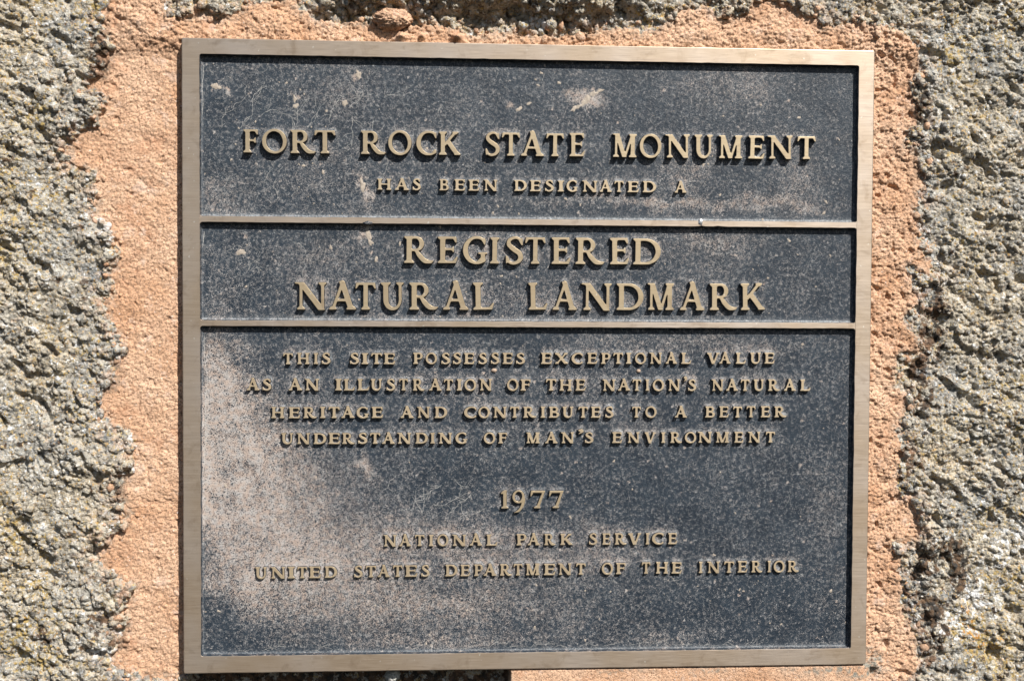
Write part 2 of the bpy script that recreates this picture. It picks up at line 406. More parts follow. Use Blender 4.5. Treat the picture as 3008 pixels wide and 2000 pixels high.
# 253
MORTAR_OUTLINE = [(-275.0, 247.0), (-277.0, 234.0), (-282.0, 227.0), (-280.0, 220.0), (-279.0, 213.0), (-273.0, 203.0), (-279.0, 197.0), (-281.0, 190.0), (-282.0, 184.0), (-290.0, 180.0), (-291.0, 175.0), (-283.0, 173.0), (-279.0, 171.0), (-280.0, 163.0), (-283.0, 157.0), (-283.0, 151.0), (-296.0, 149.0), (-301.0, 145.0), (-304.0, 142.0), (-304.0, 135.0), (-307.0, 132.0), (-305.0, 131.0), (-305.0, 129.0), (-303.0, 126.0), (-291.0, 124.0), (-287.0, 122.0), (-286.0, 115.0), (-288.0, 114.0), (-285.0, 108.0), (-286.0, 101.0), (-287.0, 100.0), (-287.0, 93.0), (-281.0, 90.0), (-278.0, 86.0), (-276.0, 79.0), (-272.0, 72.0), (-271.0, 69.0), (-271.0, 65.0), (-275.0, 59.0), (-277.0, 52.0), (-276.0, 45.0), (-279.0, 39.0), (-282.0, 35.0), (-277.0, 29.0), (-276.0, 21.0), (-272.0, 16.0), (-271.0, 11.0), (-271.0, 10.0), (-269.0, 4.0), (-271.0, -1.0), (-273.0, -7.0), (-275.0, -12.0), (-274.0, -17.0), (-283.0, -23.0), (-285.0, -26.0), (-284.0, -33.0), (-282.0, -39.0), (-274.0, -44.0), (-266.0, -50.0), (-262.0, -58.0), (-262.0, -65.0), (-263.0, -76.0), (-270.0, -79.0), (-271.0, -84.0), (-271.0, -91.0), (-269.0, -100.0), (-267.0, -104.0), (-267.0, -112.0), (-267.0, -113.0), (-278.0, -116.0), (-281.0, -123.0), (-288.0, -128.0), (-286.0, -133.0), (-281.0, -138.0), (-276.0, -145.0), (-269.0, -148.0), (-264.0, -150.0), (-268.0, -157.0), (-267.0, -163.0), (-271.0, -169.0), (-267.0, -173.0), (-269.0, -179.0), (-273.0, -184.0), (-272.0, -192.0), (-278.0, -198.0), (-276.0, -203.0), (-267.0, -207.0), (-260.0, -212.0), (-253.0, -213.0), (-238.0, -213.0), (-235.0, -210.0), (-227.0, -207.0), (-227.0, -202.0), (-15.0, -203.0), (-14.0, -212.0), (-13.0, -233.0), (271.0, -242.0), (266.0, -235.0), (258.0, -222.0), (265.0, -217.0), (267.0, -208.0), (267.0, -194.0), (263.0, -181.0), (258.0, -175.0), (259.0, -170.0), (254.0, -168.0), (257.0, -158.0), (252.0, -147.0), (255.0, -135.0), (249.0, -130.0), (249.0, -124.0), (262.0, -123.0), (267.0, -119.0), (266.0, -108.0), (263.0, -103.0), (260.0, -96.0), (254.0, -94.0), (251.0, -85.0), (252.0, -83.0), (251.0, -73.0), (255.0, -64.0), (248.0, -50.0), (251.0, -43.0), (257.0, -37.0), (257.0, -24.0), (247.0, -19.0), (250.0, -16.0), (249.0, -7.0), (250.0, -1.0), (251.0, 4.0), (259.0, 6.0), (265.0, 5.0), (264.0, 11.0), (260.0, 19.0), (257.0, 20.0), (254.0, 23.0), (257.0, 33.0), (266.0, 38.0), (259.0, 46.0), (259.0, 59.0), (255.0, 64.0), (261.0, 65.0), (272.0, 59.0), (274.0, 64.0), (264.0, 75.0), (265.0, 88.0), (262.0, 94.0), (257.0, 102.0), (263.0, 106.0), (261.0, 115.0), (267.0, 116.0), (264.0, 126.0), (264.0, 130.0), (260.0, 142.0), (253.0, 146.0), (254.0, 158.0), (261.0, 160.0), (259.0, 173.0), (256.0, 189.0), (261.0, 198.0), (261.0, 205.0), (258.0, 212.0), (254.0, 216.0), (248.0, 220.0), (241.0, 224.0), (236.0, 223.0), (231.0, 224.0), (223.0, 227.0), (214.0, 226.0), (205.0, 226.0), (195.0, 225.0), (195.0, 223.0), (191.0, 230.0), (179.0, 232.0), (173.0, 235.0), (169.0, 239.0), (159.0, 242.0), (147.0, 239.0), (145.0, 233.0), (135.0, 229.0), (125.0, 228.0), (120.0, 233.0), (112.0, 235.0), (102.0, 233.0), (94.0, 229.0), (87.0, 222.0), (76.0, 219.0), (77.0, 218.0), (67.0, 220.0), (56.0, 222.0), (48.0, 219.0), (39.0, 218.0), (29.0, 217.0), (13.0, 215.0), (-3.0, 216.0), (-24.0, 216.0), (-32.0, 215.0), (-40.0, 214.0), (-46.0, 215.0), (-50.0, 218.0), (-61.0, 220.0), (-71.0, 221.0), (-83.0, 221.0), (-88.0, 218.0), (-105.0, 218.0), (-110.0, 220.0), (-119.0, 222.0), (-125.0, 222.0), (-133.0, 221.0), (-140.0, 222.0), (-146.0, 223.0), (-150.0, 225.0), (-152.0, 227.0), (-156.0, 230.0), (-161.0, 235.0), (-174.0, 235.0), (-185.0, 233.0), (-191.0, 230.0), (-195.0, 228.0), (-198.0, 224.0), (-205.0, 222.0), (-211.0, 224.0), (-219.0, 225.0), (-223.0, 224.0), (-228.0, 222.0), (-234.0, 222.0), (-239.0, 222.0), (-242.0, 226.0), (-243.0, 235.0), (-243.0, 241.0)]
WEAR = [(-200, -20, 14, 24, 0.45), (-190, -60, 28, 28, 0.40), (-178, -92, 44, 28, 0.36), (-165, -128, 54, 22, 0.26), (-120, -150, 60, 20, 0.14), (-60, -165, 110, 20, 0.14), (-110, -110, 40, 25, 0.12), (-122, 172, 26, 17, 0.15), (36, 175, 13, 4, 0.75), (24, 171, 9, 3, 0.5), (144, 184, 28, 15, 0.22), (97, 180, 20, 12, 0.12), (-113, 114, 3, 9, 0.7), (109, 125, 17, 12, 0.25), (183, 117, 26, 15, 0.2), (65, 104, 75, 4, 0.25), (139, 105, 75, 5, 0.3), (-202, 107, 17, 12, 0.22), (-154, 122, 38, 17, 0.12), (121, 78, 32, 13, 0.3), (7, 69, 104, 12, 0.12), (22, 40, 122, 10, 0.15), (-146, 62, 32, 17, 0.18), (-110, 84, 4, 6, 0.9), (-191, 71, 3, 3, 0.5), (-66, 26, 139, 3, 0.25), (-211, -16, 13, 38, 0.75), (-203, -53, 26, 26, 0.6), (-180, -77, 44, 17, 0.35), (-211, -94, 17, 26, 0.6), (-180, -111, 44, 26, 0.4), (-192, -146, 35, 15, 0.38), (-152, -141, 38, 12, 0.2), (-166, -167, 58, 17, 0.2), (-80, -121, 46, 17, 0.2), (-21, -127, 75, 17, 0.2), (-65, -168, 87, 17, 0.18), (-65, -191, 73, 7, 0.25), (88, -193, 20, 9, 0.3), (58, -125, 29, 17, 0.15), (201, -96, 15, 26, 0.15), (110, 11, 75, 6, 0.18), (-212, -175, 15, 17, -0.12), (-206, 177, 3, 3, 1.2), (-157, 171, 2, 3, 0.6), (-117, 188, 2, 3, 0.6), (-11, 168, 5, 2, 0.5), (155, -16, 58, 5, 0.1), (-111, -74, 4, 7, 0.5), (9, 196, 116, 3, 0.08), (-152, 193, 49, 3, 0.15)]
DARK_PATCH = [(-283, 198, 6, 17, 1), (-274, 145, 4, 6, 0.8), (-279, -16, 6, 12, 0.6), (-271, -87, 7, 12, 0.6), (276, 38, 7, 17, 1), (274, 12, 9, 12, 0.8), (265, -6, 9, 9, 1), (268, -30, 7, 17, 0.9), (285, -131, 13, 9, 1), (267, -143, 7, 13, 1), (298, -149, 7, 17, 1), (277, -176, 12, 17, 1), (280, -200, 6, 12, 0.8), (-264, -187, 12, 9, 0.8), (-284, -176, 9, 12, 0.5), (-318, -187, 12, 9, 0.5), (262, 173, 6, 12, 0.8), (260, 129, 3, 7, 0.8), (260, -69, 7, 9, 0.7)]
WHITE_PATCH = [(-277, 83, 10, 7, 1), (-270, 148, 6, 6, 0.8), (3, 223, 7, 9, 1), (310, -164, 17, 15, 0.8), (292, -185, 15, 12, 0.7), (325, -132, 15, 12, 0.6), (337, -120, 9, 12, 0.6), (-267, -53, 7, 7, 0.7), (-261, -76, 7, 6, 0.8), (-274, -118, 9, 9, 0.8), (-264, -156, 4, 12, 0.8), (-280, -193, 7, 4, 1), (-168, 226, 6, 4, 0.8), (252, 79, 4, 4, 0.7), (262, -116, 4, 7, 0.8), (221, 222, 7, 6, 0.8)]
YELLOW_PATCH = [(-340, -184, 17, 15, 1), (-320, -198, 17, 9, 1), (-291, -113, 6, 7, 0.6), (-342, -107, 6, 17, 0.6), (301, -182, 17, 12, 1.1), (317, -201, 17, 12, 0.9), (332, -156, 15, 17, 0.8), (321, -105, 17, 17, 0.4), (-290, 223, 9, 12, 0.8), (286, 208, 15, 12, 0.5), (325, 215, 12, 17, 0.5), (20, 234, 23, 3, 0.5), (72, 230, 17, 6, 0.5)]

# ------------------------------------------------------------------ letter shapes
class Pen:
    """draws one letter as a filled region on a grid, cap height = 1"""
    RES = 150
    def __init__(s):
        s.x0, s.y0 = -0.25, -0.42
        s.nx, s.ny = int(1.85 * s.RES), int(1.75 * s.RES)
        gx = s.x0 + (np.arange(s.nx) + 0.5) / s.RES
        gy = s.y0 + (np.arange(s.ny) + 0.5) / s.RES
        s.X, s.Y = np.meshgrid(gx, gy)
        s.F = np.zeros(s.X.shape, bool)
    def poly(s, pts, cut=False):
        ins = np.zeros(s.X.shape, bool)
        n = len(pts)
        for i in range(n):
            ax, ay = pts[i]; bx, by = pts[(i + 1) % n]
            if ay == by: continue
            ins ^= ((ay > s.Y) != (by > s.Y)) & (s.X < (bx - ax) * (s.Y - ay) / (by - ay) + ax)
        s.F = (s.F & ~ins) if cut else (s.F | ins)
    def rect(s, x0, y0, x1, y1): s.poly([(x0, y0), (x1, y0), (x1, y1), (x0, y1)])
    def ell(s, cx, cy, rx, ry, rot=0.0):
        c, n = math.cos(rot), math.sin(rot)
        dx, dy = s.X - cx, s.Y - cy
        return ((dx * c + dy * n) / rx) ** 2 + ((-dx * n + dy * c) / ry) ** 2 < 1
    def stroke(s, pts, ws, sub=14):
        P = [np.array(p, float) for p in pts]
        P = [2 * P[0] - P[1]] + P + [2 * P[-1] - P[-2]]
        out = []; wv = []
        for i in range(1, len(P) - 2):
            for k in range(sub):
                t = k / sub
                a, b, c, d = P[i - 1], P[i], P[i + 1], P[i + 2]
                out.append(0.5 * ((2 * b) + (c - a) * t + (2 * a - 5 * b + 4 * c - d) * t * t + (3 * b - a - 3 * c + d) * t ** 3))
                wv.append(ws[i - 1] + (ws[i] - ws[i - 1]) * (t * t * (3 - 2 * t)))
        out.append(P[-2]); wv.append(ws[-1])
        for (x, y), w in zip(out, wv):
            s.F |= (s.X - x) ** 2 + (s.Y - y) ** 2 < (w / 2) ** 2
    def bar(s, p, q, w):
        """straight diagonal with horizontally cut ends; w is the horizontal width"""
        s.poly([(p[0] - w / 2, p[1]), (p[0] + w / 2, p[1]), (q[0] + w / 2, q[1]), (q[0] - w / 2, q[1])])

def draw(ch, big):
    S, T, e, h = (0.185, 0.105, 0.085, 0.060) if big else (0.220, 0.130, 0.085, 0.080)
    g = Pen()
    def foot(xc, w, y=0.0, up=1, l=e, r=e):
        g.poly([(xc - w / 2 - l, y), (xc + w / 2 + r, y), (xc + w / 2 + r, y + up * h * 0.85),
                (xc + w / 2, y + up * h * 2.1), (xc - w / 2, y + up * h * 2.1), (xc - w / 2 - l, y + up * h * 0.85)])
    def stem(xc, w=S, y0=0.0, y1=1.0, bot=True, top=True, l=e, r=e):
        g.rect(xc - w / 2, y0, xc + w / 2, y1)
        if bot: foot(xc, w, y0, 1, l, r)
        if top: foot(xc, w, y1, -1, l, r)
    def hook(x, y, d, lean=0.0, size=1.0):
        """terminal serif of a horizontal arm: x arm end, y arm's outer edge, d=-1 hangs down, +1 stands up"""
        k = h * 2.4 * size
        g.poly([(x - T * 1.0, y), (x, y), (x + lean, y + d * (T * 0.8 + k)), (x + lean - 0.05, y + d * (T * 0.8 + k)),
                (x - T * 1.1, y + d * T * 0.85)])
    x = e + S / 2
    if ch == 'I':
        stem(x)
    elif ch in 'EFL':
        w = {'E': 0.70, 'F': 0.64, 'L': 0.72}[ch] + (0 if big else 0.10)
        stem(x)
        if ch != 'L':
            g.rect(x, 1 - T * 0.85, w - 0.03, 1); hook(w - 0.03, 1, -1, 0.02)
            my = 0.53
            g.rect(x, my - T * 0.42, w - 0.16, my + T * 0.42)
            g.poly([(w - 0.21, my - 0.03), (w - 0.21, my + 0.03), (w - 0.15, my + h * 1.9), (w - 0.11, my + h * 1.9), (w - 0.11, my - h * 1.9), (w - 0.15, my - h * 1.9)])
        if ch != 'F':
            g.rect(x, 0, w - 0.06, T * 0.85); hook(w - 0.04, 0, 1, 0.07, 1.15)
    elif ch == 'T':
        w = 0.86; c = w / 2
        stem(c, top=False)
        g.rect(0.03, 1 - T * 0.85, w - 0.03, 1)
        hook(w - 0.03, 1, -1, 0.03)
        g.poly([(0.03 + T, 1), (0.03, 1), (0.0, 1 - T * 0.8 - h * 2.4), (0.05, 1 - T * 0.8 - h * 2.4), (0.03 + T * 1.1, 1 - T * 0.85)])
    elif ch == 'H':
        w = 1.04 if big else 1.08
        stem(x); stem(w - x); g.rect(x, 0.5 - T * 0.42, w - x, 0.5 + T * 0.5)
    elif ch == 'O':
        rx = 0.53
        F = g.ell(rx, 0.5, rx, 0.535)
        I = g.ell(rx, 0.5, rx - S * 0.93, 0.535 - T, 0.16)
        g.F |= F & ~I
    elif ch in 'CG':
        rx = 0.53
        F = g.ell(rx, 0.5, rx, 0.535) & ~g.ell(rx + 0.03, 0.5, rx - S * 0.9, 0.535 - T * 0.95, 0.12)
        cutx = 0.84 if ch == 'C' else 0.86
        F &= ~((g.X > 0.56) & (g.Y < 0.78) & (g.Y > (0.19 if ch == 'C' else 0.16)) & (g.X - 0.5 > np.abs(g.Y - 0.5) * 0.5)) & (g.X < cutx + 0.03)
        g.F |= F
        g.poly([(0.73, 0.93), (0.86, 0.97), (0.875, 0.70), (0.83, 0.70), (0.74, 0.86)])
        if ch == 'C':
            g.poly([(0.80, 0.25), (0.86, 0.21), (0.80, 0.09), (0.70, 0.03), (0.70, 0.13)])
        else:
            g.rect(0.69, 0.05, 0.69 + S * 0.95, 0.42)
            g.rect(0.60, 0.42 - h * 1.1, 0.69 + S + 0.07, 0.42)
            g.poly([(0.55, -0.03), (0.69 + S * 0.9, 0.05), (0.69, 0.22), (0.55, 0.08)])
    elif ch == 'D':
        w = 1.0
        stem(x, l=e, r=0)
        c = 0.44
        F = g.ell(c, 0.5, w - c, 0.5) & ~g.ell(c - 0.02, 0.5, w - c - S * 0.95, 0.5 - T * 0.9)
        g.F |= F & (g.X > c - 0.02)
        g.rect(x, 0, c, T * 0.9); g.rect(x, 1 - T * 0.9, c, 1)
    elif ch in 'BPR':
        w = 0.70 if big else 0.76
        yl = {'B': 0.50, 'P': 0.42, 'R': 0.44}[ch]
        stem(x, l=e, r=(0 if ch == 'B' else e)); g.rect(x, 1 - T * 0.9, w - 0.28, 1); g.rect(x, yl, w - 0.28, yl + T * 0.8)
        cy = (1 + yl) / 2; ry = (1 - yl) / 2; c = w - 0.30
        F = g.ell(c, cy, w - c, ry) & ~g.ell(c, cy, w - c - S * 0.9, ry - T * 0.85)
        g.F |= F & (g.X > c - 0.01)
        if ch == 'B':
            w2 = w + 0.07; c2 = w2 - 0.32; y1 = 0.53
            g.rect(x, 0, c2, T * 0.9); g.rect(x, y1 - T * 0.8, c2, y1)
            F = g.ell(c2, y1 / 2, w2 - c2, y1 / 2) & ~g.ell(c2, y1 / 2, w2 - c2 - S * 0.95, y1 / 2 - T * 0.85)
            g.F |= F & (g.X > c2 - 0.01)
        if ch == 'R':
            g.stroke([(0.42, 0.46), (0.56, 0.27), (0.72, 0.10), (0.92, 0.055), (1.03 if big else 1.05, 0.10)],
                     [T, S * 0.95, S * 0.95, T * 1.1, 0.03])
    elif ch == 'S':
        g.stroke([(0.56, 0.80), (0.47, 0.94), (0.30, 0.98), (0.12, 0.87), (0.12, 0.70), (0.30, 0.54), (0.50, 0.40),
                  (0.545, 0.22), (0.44, 0.075), (0.25, 0.02), (0.09, 0.10), (0.05, 0.22)] if big else
                 [(0.58, 0.80), (0.50, 0.92), (0.34, 0.96), (0.17, 0.87), (0.17, 0.71), (0.33, 0.56), (0.52, 0.42),
                  (0.58, 0.24), (0.46, 0.09), (0.27, 0.045), (0.12, 0.12), (0.08, 0.22)],
                 [T * 0.8, T * 0.9, T, S * 0.7, S * 0.9, S, S, S * 0.95, S * 0.7, T, T * 0.9, T * 0.8])
        g.poly([(0.52, 0.93), (0.60, 1.0), (0.62, 0.70), (0.56, 0.70), (0.47, 0.86)])
        g.poly([(0.12, 0.08), (0.02, -0.01), (0.0, 0.30), (0.06, 0.30), (0.15, 0.15)])
    elif ch == 'U':
        w = 0.84 if big else 0.94
        xl = e + S / 2; xr = w - e - T / 2
        g.rect(xl - S / 2, 0.36, xl + S / 2, 1); foot(xl, S, 1, -1)
        g.rect(xr - T / 2, 0.36, xr + T / 2, 1); foot(xr, T, 1, -1)
        cx = (xl - S / 2 + xr + T / 2) / 2; rx = (xr + T / 2 - xl + S / 2) / 2
        ix = (xl + S / 2 + xr - T / 2) / 2; irx = (xr - T / 2 - xl - S / 2) / 2
        F = g.ell(cx, 0.37, rx, 0.40) & ~g.ell(ix, 0.37, irx, 0.40 - T * 1.15)
        g.F |= F & (g.Y < 0.38)
    elif ch == 'N':
        w = 1.08 if big else 1.12
        xl = e + T / 2 + 0.07; xr = w - e - T / 2
        stem(xl, T, top=False); stem(xr, T, bot=False)
        g.bar((xl - T / 2 + 0.04, 1.0), (xr + T / 2 - S * 0.42, -0.02), S * 1.3)
        g.poly([(0.0, 1.0), (xl + 0.1, 1.0), (xl + 0.1, 1 - h * 1.6), (0.0, 1 - h * 0.8)])
    elif ch == 'M':
        w = 1.12 if big else 1.2
        xl = e + T / 2 + 0.04; xr = w - e - S / 2 - 0.01; c = w * 0.5
        stem(xl, T, top=False); stem(xr, S)
        g.bar((xl + 0.035, 1.0), (c + 0.0, 0.0), S * 1.1)
        g.bar((xr - 0.03, 1.0), (c + 0.015, 0.0), T * 1.05)
        g.poly([(0.02, 1.0), (xl + 0.1, 1.0), (xl + 0.1, 1 - h * 1.6), (0.02, 1 - h * 0.8)])
    elif ch == 'A':
        w = 1.0 if big else 1.06
        c = w * 0.49
        xl = e + T / 2; xr = w - e - S / 2 - 0.01
        g.bar((xl, 0), (c + 0.03, 1.06), T * 1.08)
        g.bar((xr, 0), (c - 0.02, 1.06), S * 1.12)
        g.rect(xl + 0.12, 0.31, xr - 0.1, 0.31 + T * 0.85)
        g.poly([(c - 0.16 + 0.05, 0.98), (c - 0.03, 1.10), (c + 0.07, 1.06), (c + 0.05, 0.95)])
        foot(xl, T); foot(xr, S)
    elif ch == 'V':
        w = 1.06
        c = w * 0.5; xl = e + S / 2 + 0.01; xr = w - e - T / 2
        g.bar((xl, 1), (c, -0.03), S * 1.15)
        g.bar((xr, 1), (c + 0.03, -0.03), T * 1.1)
        foot(xl, S, 1, -1); foot(xr, T, 1, -1)
    elif ch == 'X':
        w = 1.12
        g.bar((e + S / 2, 1), (w - e - S / 2, 0), S * 1.3); g.bar((w - e - T / 2 - 0.04, 1), (e + T / 2 + 0.03, 0), T * 1.25)
        foot(e + S / 2 + 0.01, S, 1, -1, e, 0.05); foot(w - e - S / 2 - 0.01, S, 0, 1, 0.05, e)
        foot(w - e - T / 2 - 0.05, T, 1, -1); foot(e + T / 2 + 0.04, T)
    elif ch == 'K':
        w = 0.98 if big else 1.04
        stem(x)
        g.bar((w - e - T / 2 - 0.08, 1), (x + 0.06, 0.40), T * 1.45)
        g.bar((x + 0.22, 0.60), (w - S * 0.72, 0.0), S * 1.3)
        foot(w - e - T / 2 - 0.1, T, 1, -1); foot(w - S * 0.72 - 0.04, S * 0.9, 0, 1, 0.03, e * 1.1)
    elif ch == '1':
        stem(0.22, 0.16, top=False, y1=0.98)
        g.poly([(0.14, 1.0), (0.30, 1.04), (0.28, 0.86), (0.03, 0.80), (0.03, 0.86)])
    elif ch == '7':
        g.rect(0.03, 0.86, 0.80, 0.99)
        g.poly([(0.03, 0.99), (0.0, 0.66), (0.05, 0.66), (0.16, 0.86), (0.14, 0.99)])
        g.poly([(0.66, 0.90), (0.82, 0.99), (0.48, 0.0), (0.30, 0.0)])
        g.poly([(0.20, 0.0), (0.56, 0.0), (0.56, 0.06), (0.45, 0.14), (0.33, 0.14), (0.20, 0.06)])
    elif ch == '9':
        g.F |= g.ell(0.36, 0.66, 0.36, 0.37) & ~g.ell(0.36, 0.67, 0.21, 0.27, -0.1)
        g.stroke([(0.645, 0.66), (0.66, 0.46), (0.60, 0.18), (0.42, -0.10), (0.12, -0.24)], [0.14, 0.19, 0.17, 0.13, 0.04])
    elif ch == "'":
        g.F |= g.ell(0.17, 1.18, 0.13, 0.12)
        g.stroke([(0.20, 1.20), (0.23, 1.05), (0.06, 0.84)], [0.17, 0.15, 0.04])
    return g

def blur(F, sig):
    r = int(sig * 3) + 1
    kx = np.exp(-np.arange(-r, r + 1) ** 2 / (2 * sig * sig)); kx /= kx.sum()
    A = F.astype(float)
    A = np.apply_along_axis(lambda m: np.convolve(m, kx, 'same'), 0, A)
    return np.apply_along_axis(lambda m: np.convolve(m, kx, 'same'), 1, A)

def contours(A, lev=0.5):
    """marching squares; closed loops with the filled side on the left"""
    B = A > lev
    ny, nx = A.shape
    c = B[:-1, :-1] * 1 + B[:-1, 1:] * 2 + B[1:, 1:] * 4 + B[1:, :-1] * 8
    nxt = {}; pos = {}
    ys, xs = np.nonzero((c > 0) & (c < 15))
    # edge keys: ('h',x,y) bottom edge of cell (x,y); ('v',x,y) left edge
    table = {1: [('L', 'B')], 2: [('B', 'R')], 3: [('L', 'R')], 4: [('R', 'T')], 5: [('L', 'B'), ('R', 'T')], 6: [('B', 'T')],
             7: [('L', 'T')], 8: [('T', 'L')], 9: [('T', 'B')], 10: [('B', 'R'), ('T', 'L')], 11: [('T', 'R')],
             12: [('R', 'L')], 13: [('R', 'B')], 14: [('B', 'L')]}
    def key(sd, x, y):
        return {'B': ('h', x, y), 'T': ('h', x, y + 1), 'L': ('v', x, y), 'R': ('v', x + 1, y)}[sd]
    def point(k):
        t, x, y = k
        if t == 'h': a, b = A[y, x], A[y, x + 1]; f = (lev - a) / (b - a); return (x + f, y)
        a, b = A[y, x], A[y + 1, x]; f = (lev - a) / (b - a); return (x, y + f)
    for y, x in zip(ys.tolist(), xs.tolist()):
        for a, b in table[int(c[y, x])]:
            nxt[key(b, x, y)] = key(a, x, y)
    loops = []
    while nxt:
        k0 = next(iter(nxt)); k = k0; lp = []
        while k in nxt:
            lp.append(point(k)); k = nxt.pop(k)
        if len(lp) > 8: loops.append(np.array(lp))
    return loops

def resample(lp, step):
    q = np.vstack([lp, lp[:1]])
    d = np.hypot(*np.diff(q, axis=0).T); s = np.concatenate([[0], np.cumsum(d)])
    n = max(10, int(s[-1] / step))
    t = np.linspace(0, s[-1], n, endpoint=False)
    return np.stack([np.interp(t, s, q[:, 0]), np.interp(t, s, q[:, 1])], 1)

GL = {}
def glyph(ch, big):
    if (ch, big) not in GL:
        g = draw(ch, big)
        A = blur(g.F, 2.0 if big else 2.4)
        out = []
        for lp in contours(A):
            lp = (lp + 0.5) / Pen.RES + np.array([g.x0, g.y0])
            out.append(resample(lp, 0.026 if big else 0.036))
        xs = np.concatenate([l[:, 0] for l in out])
        GL[(ch, big)] = (out, xs.min(), xs.max())
    return GL[(ch, big)]

def letter_mesh(ch, big, cap, rel, seed):
    """cap and relief in metres; local x right from the letter's left edge, z up from the baseline, -y outward"""
    loops, xa, xb = glyph(ch, big)
    dr = 0.00052 if big else 0.00034
    bv = 1.0 if big else 0.55
    rs = np.random.RandomState(seed)
    verts = []; faces = []; fm = []; caps = []
    idx = 0
    for lp in loops:
        p = (lp - np.array([xa, 0])) * cap
        n = len(p)
        tg = np.roll(p, -1, 0) - np.roll(p, 1, 0)
        tg /= np.linalg.norm(tg, axis=1)[:, None] + 1e-12
        nr = np.stack([tg[:, 1], -tg[:, 0]], 1)          # outward when filled side is on the left
        w = rs.normal(0, 1, n); w = (w + np.roll(w, 1) + np.roll(w, -1) + np.roll(w, 2)) / 4
        p = p + nr * (w * 0.00006)[:, None]
        rings = [(dr, 0.0012 * -1), (dr * 0.75, 0.10 * rel), (dr * 0.30, 0.60 * rel), (0.0, rel - 0.00022), (-0.00010 * bv, rel - 0.00004), (-0.00022 * bv, rel)]
        for off, z in rings:
            q = p + nr * off
            for a, b in q: verts.append((a, -z, b))
        for r in range(len(rings) - 1):
            for i in range(n):
                a = idx + r * n + i; b = idx + r * n + (i + 1) % n
                faces.append((a, b, b + n, a + n)); fm.append(1 if r < 3 else 0)
        base = idx + (len(rings) - 1) * n
        caps.append([(base + i) for i in range(n)])
        idx += n * len(rings)
    flat = [i for c in caps for i in c]
    tri = tessellate_polygon([[Vector((verts[i][0], verts[i][2], 0)) for i in c] for c in caps])
    for t in tri:
        a, b, c = (flat[k] for k in t)
        va, vb, vc = verts[a], verts[b], verts[c]
        ar = (vb[0] - va[0]) * (vc[2] - va[2]) - (vc[0] - va[0]) * (vb[2] - va[2])
        if abs(ar) < 1e-14: continue
        faces.append((a, b, c) if ar > 0 else (a, c, b)); fm.append(0)
    me = bpy.data.meshes.new('letter')
    me.from_pydata(verts, [], faces)
    me.polygons.foreach_set('material_index', fm)
    sm = [len(f) == 4 for f in faces]
    me.polygons.foreach_set('use_smooth', sm)
    me.update()
    me.materials.append(M_LETTER if big else M_LETTER_SMALL); me.materials.append(M_SIDE)
    return me, xb - xa

# ------------------------------------------------------------------ the plaque
HW, HH = 0.230, 0.2083                 # half width, half height
IL, IR, IT, IB = -HW + 0.0112, HW - 0.0106, HH - 0.0101, -HH + 0.0111
FD = 0.0043                            # depth of the recessed field
THICK = 0.012
BARS = [(0.0891, 0.0928), (0.0212, 0.0248)]
plaque = bpy.data.objects.new('plaque', None)
COL.objects.link(plaque)
plaque.empty_display_size = 0.05
plaque.location = W(0, 0, 0)
plaque['label'] = 'rectangular cast bronze plaque with raised lettering set in orange mortar'
plaque['category'] = 'plaque'
# children are given in plaque-local axes: x right, y = -outward, z up

def rrect(x0, x1, y0, y1, r, nseg=90, nc=5):
    """closed outline, counter-clockwise, same point count for any size"""
    pts = []
    cs = [((x1 - r, y0 + r), -90), ((x1 - r, y1 - r), 0), ((x0 + r, y1 - r), 90), ((x0 + r, y0 + r), 180)]
    for i in range(4):
        (cx, cy), a0 = cs[i]
        arc = [(cx + r * math.cos(math.radians(a0 + 90 * k / nc)), cy + r * math.sin(math.radians(a0 + 90 * k / nc))) for k in range(nc + 1)]
        pts += arc
        (dx, dy), b0 = cs[(i + 1) % 4]
        q = (dx + r * math.cos(math.radians(b0)), dy + r * math.sin(math.radians(b0)))
        p = arc[-1]
        for k in range(1, nseg):
            pts.append((p[0] + (q[0] - p[0]) * k / nseg, p[1] + (q[1] - p[1]) * k / nseg))
    return np.array(pts)

def ring_mesh(name, rings, mats_idx):
    n = len(rings[0][0]); verts = []; faces = []; mi = []
    for p, z in rings:
        for a, b in p: verts.append((a, -z, b))
    for r in range(len(rings) - 1):
        for i in range(n):
            a = r * n + i; b = r * n + (i + 1) % n
            faces.append((a, b, b + n, a + n)); mi.append(mats_idx[r])
    me = bpy.data.meshes.new(name); me.from_pydata(verts, [], faces)
    me.polygons.foreach_set('material_index', mi)
    me.update()
    return me

def wobble(p, amp, lam, seed):
    u, v = p[:, 0] * 1000, p[:, 1] * 1000
    return p + np.stack([pnoise(u / lam, v / lam, seed), pnoise(u / lam + 50, v / lam, seed + 1)], 1) * amp

o0 = rrect(-HW, HW, -HH, HH, 0.0012)
o1 = rrect(-HW + 0.0006, HW - 0.0006, -HH + 0.0006, HH - 0.0006, 0.0010)
i0 = rrect(IL, IR, IB, IT, 0.0016)
i1 = rrect(IL + 0.0002, IR - 0.0002, IB + 0.0002, IT - 0.0002, 0.0015)
i2 = rrect(IL + 0.0008, IR - 0.0008, IB + 0.0008, IT - 0.0008, 0.0013)
om = rrect(-HW - 0.0003, HW + 0.0003, -HH - 0.0003, HH + 0.0003, 0.0014)
rings = [(om, -THICK), (wobble(o0, 0.00015, 12, 3), -0.0007), (wobble(o0, 0.00015, 12, 3) * 0.9994, -0.00025), (wobble(o1, 0.0001, 12, 3), 0.0),
         (wobble(i0, 0.00022, 6, 9), 0.0), (wobble(i1, 0.00022, 6, 9), -0.0003), (wobble(i2, 0.00022, 6, 9), -FD - 0.0006)]
me = ring_mesh('frame', rings, [0, 0, 0, 0, 0, 1])
me.materials.append(M_BRONZE); me.materials.append(M_SIDE)
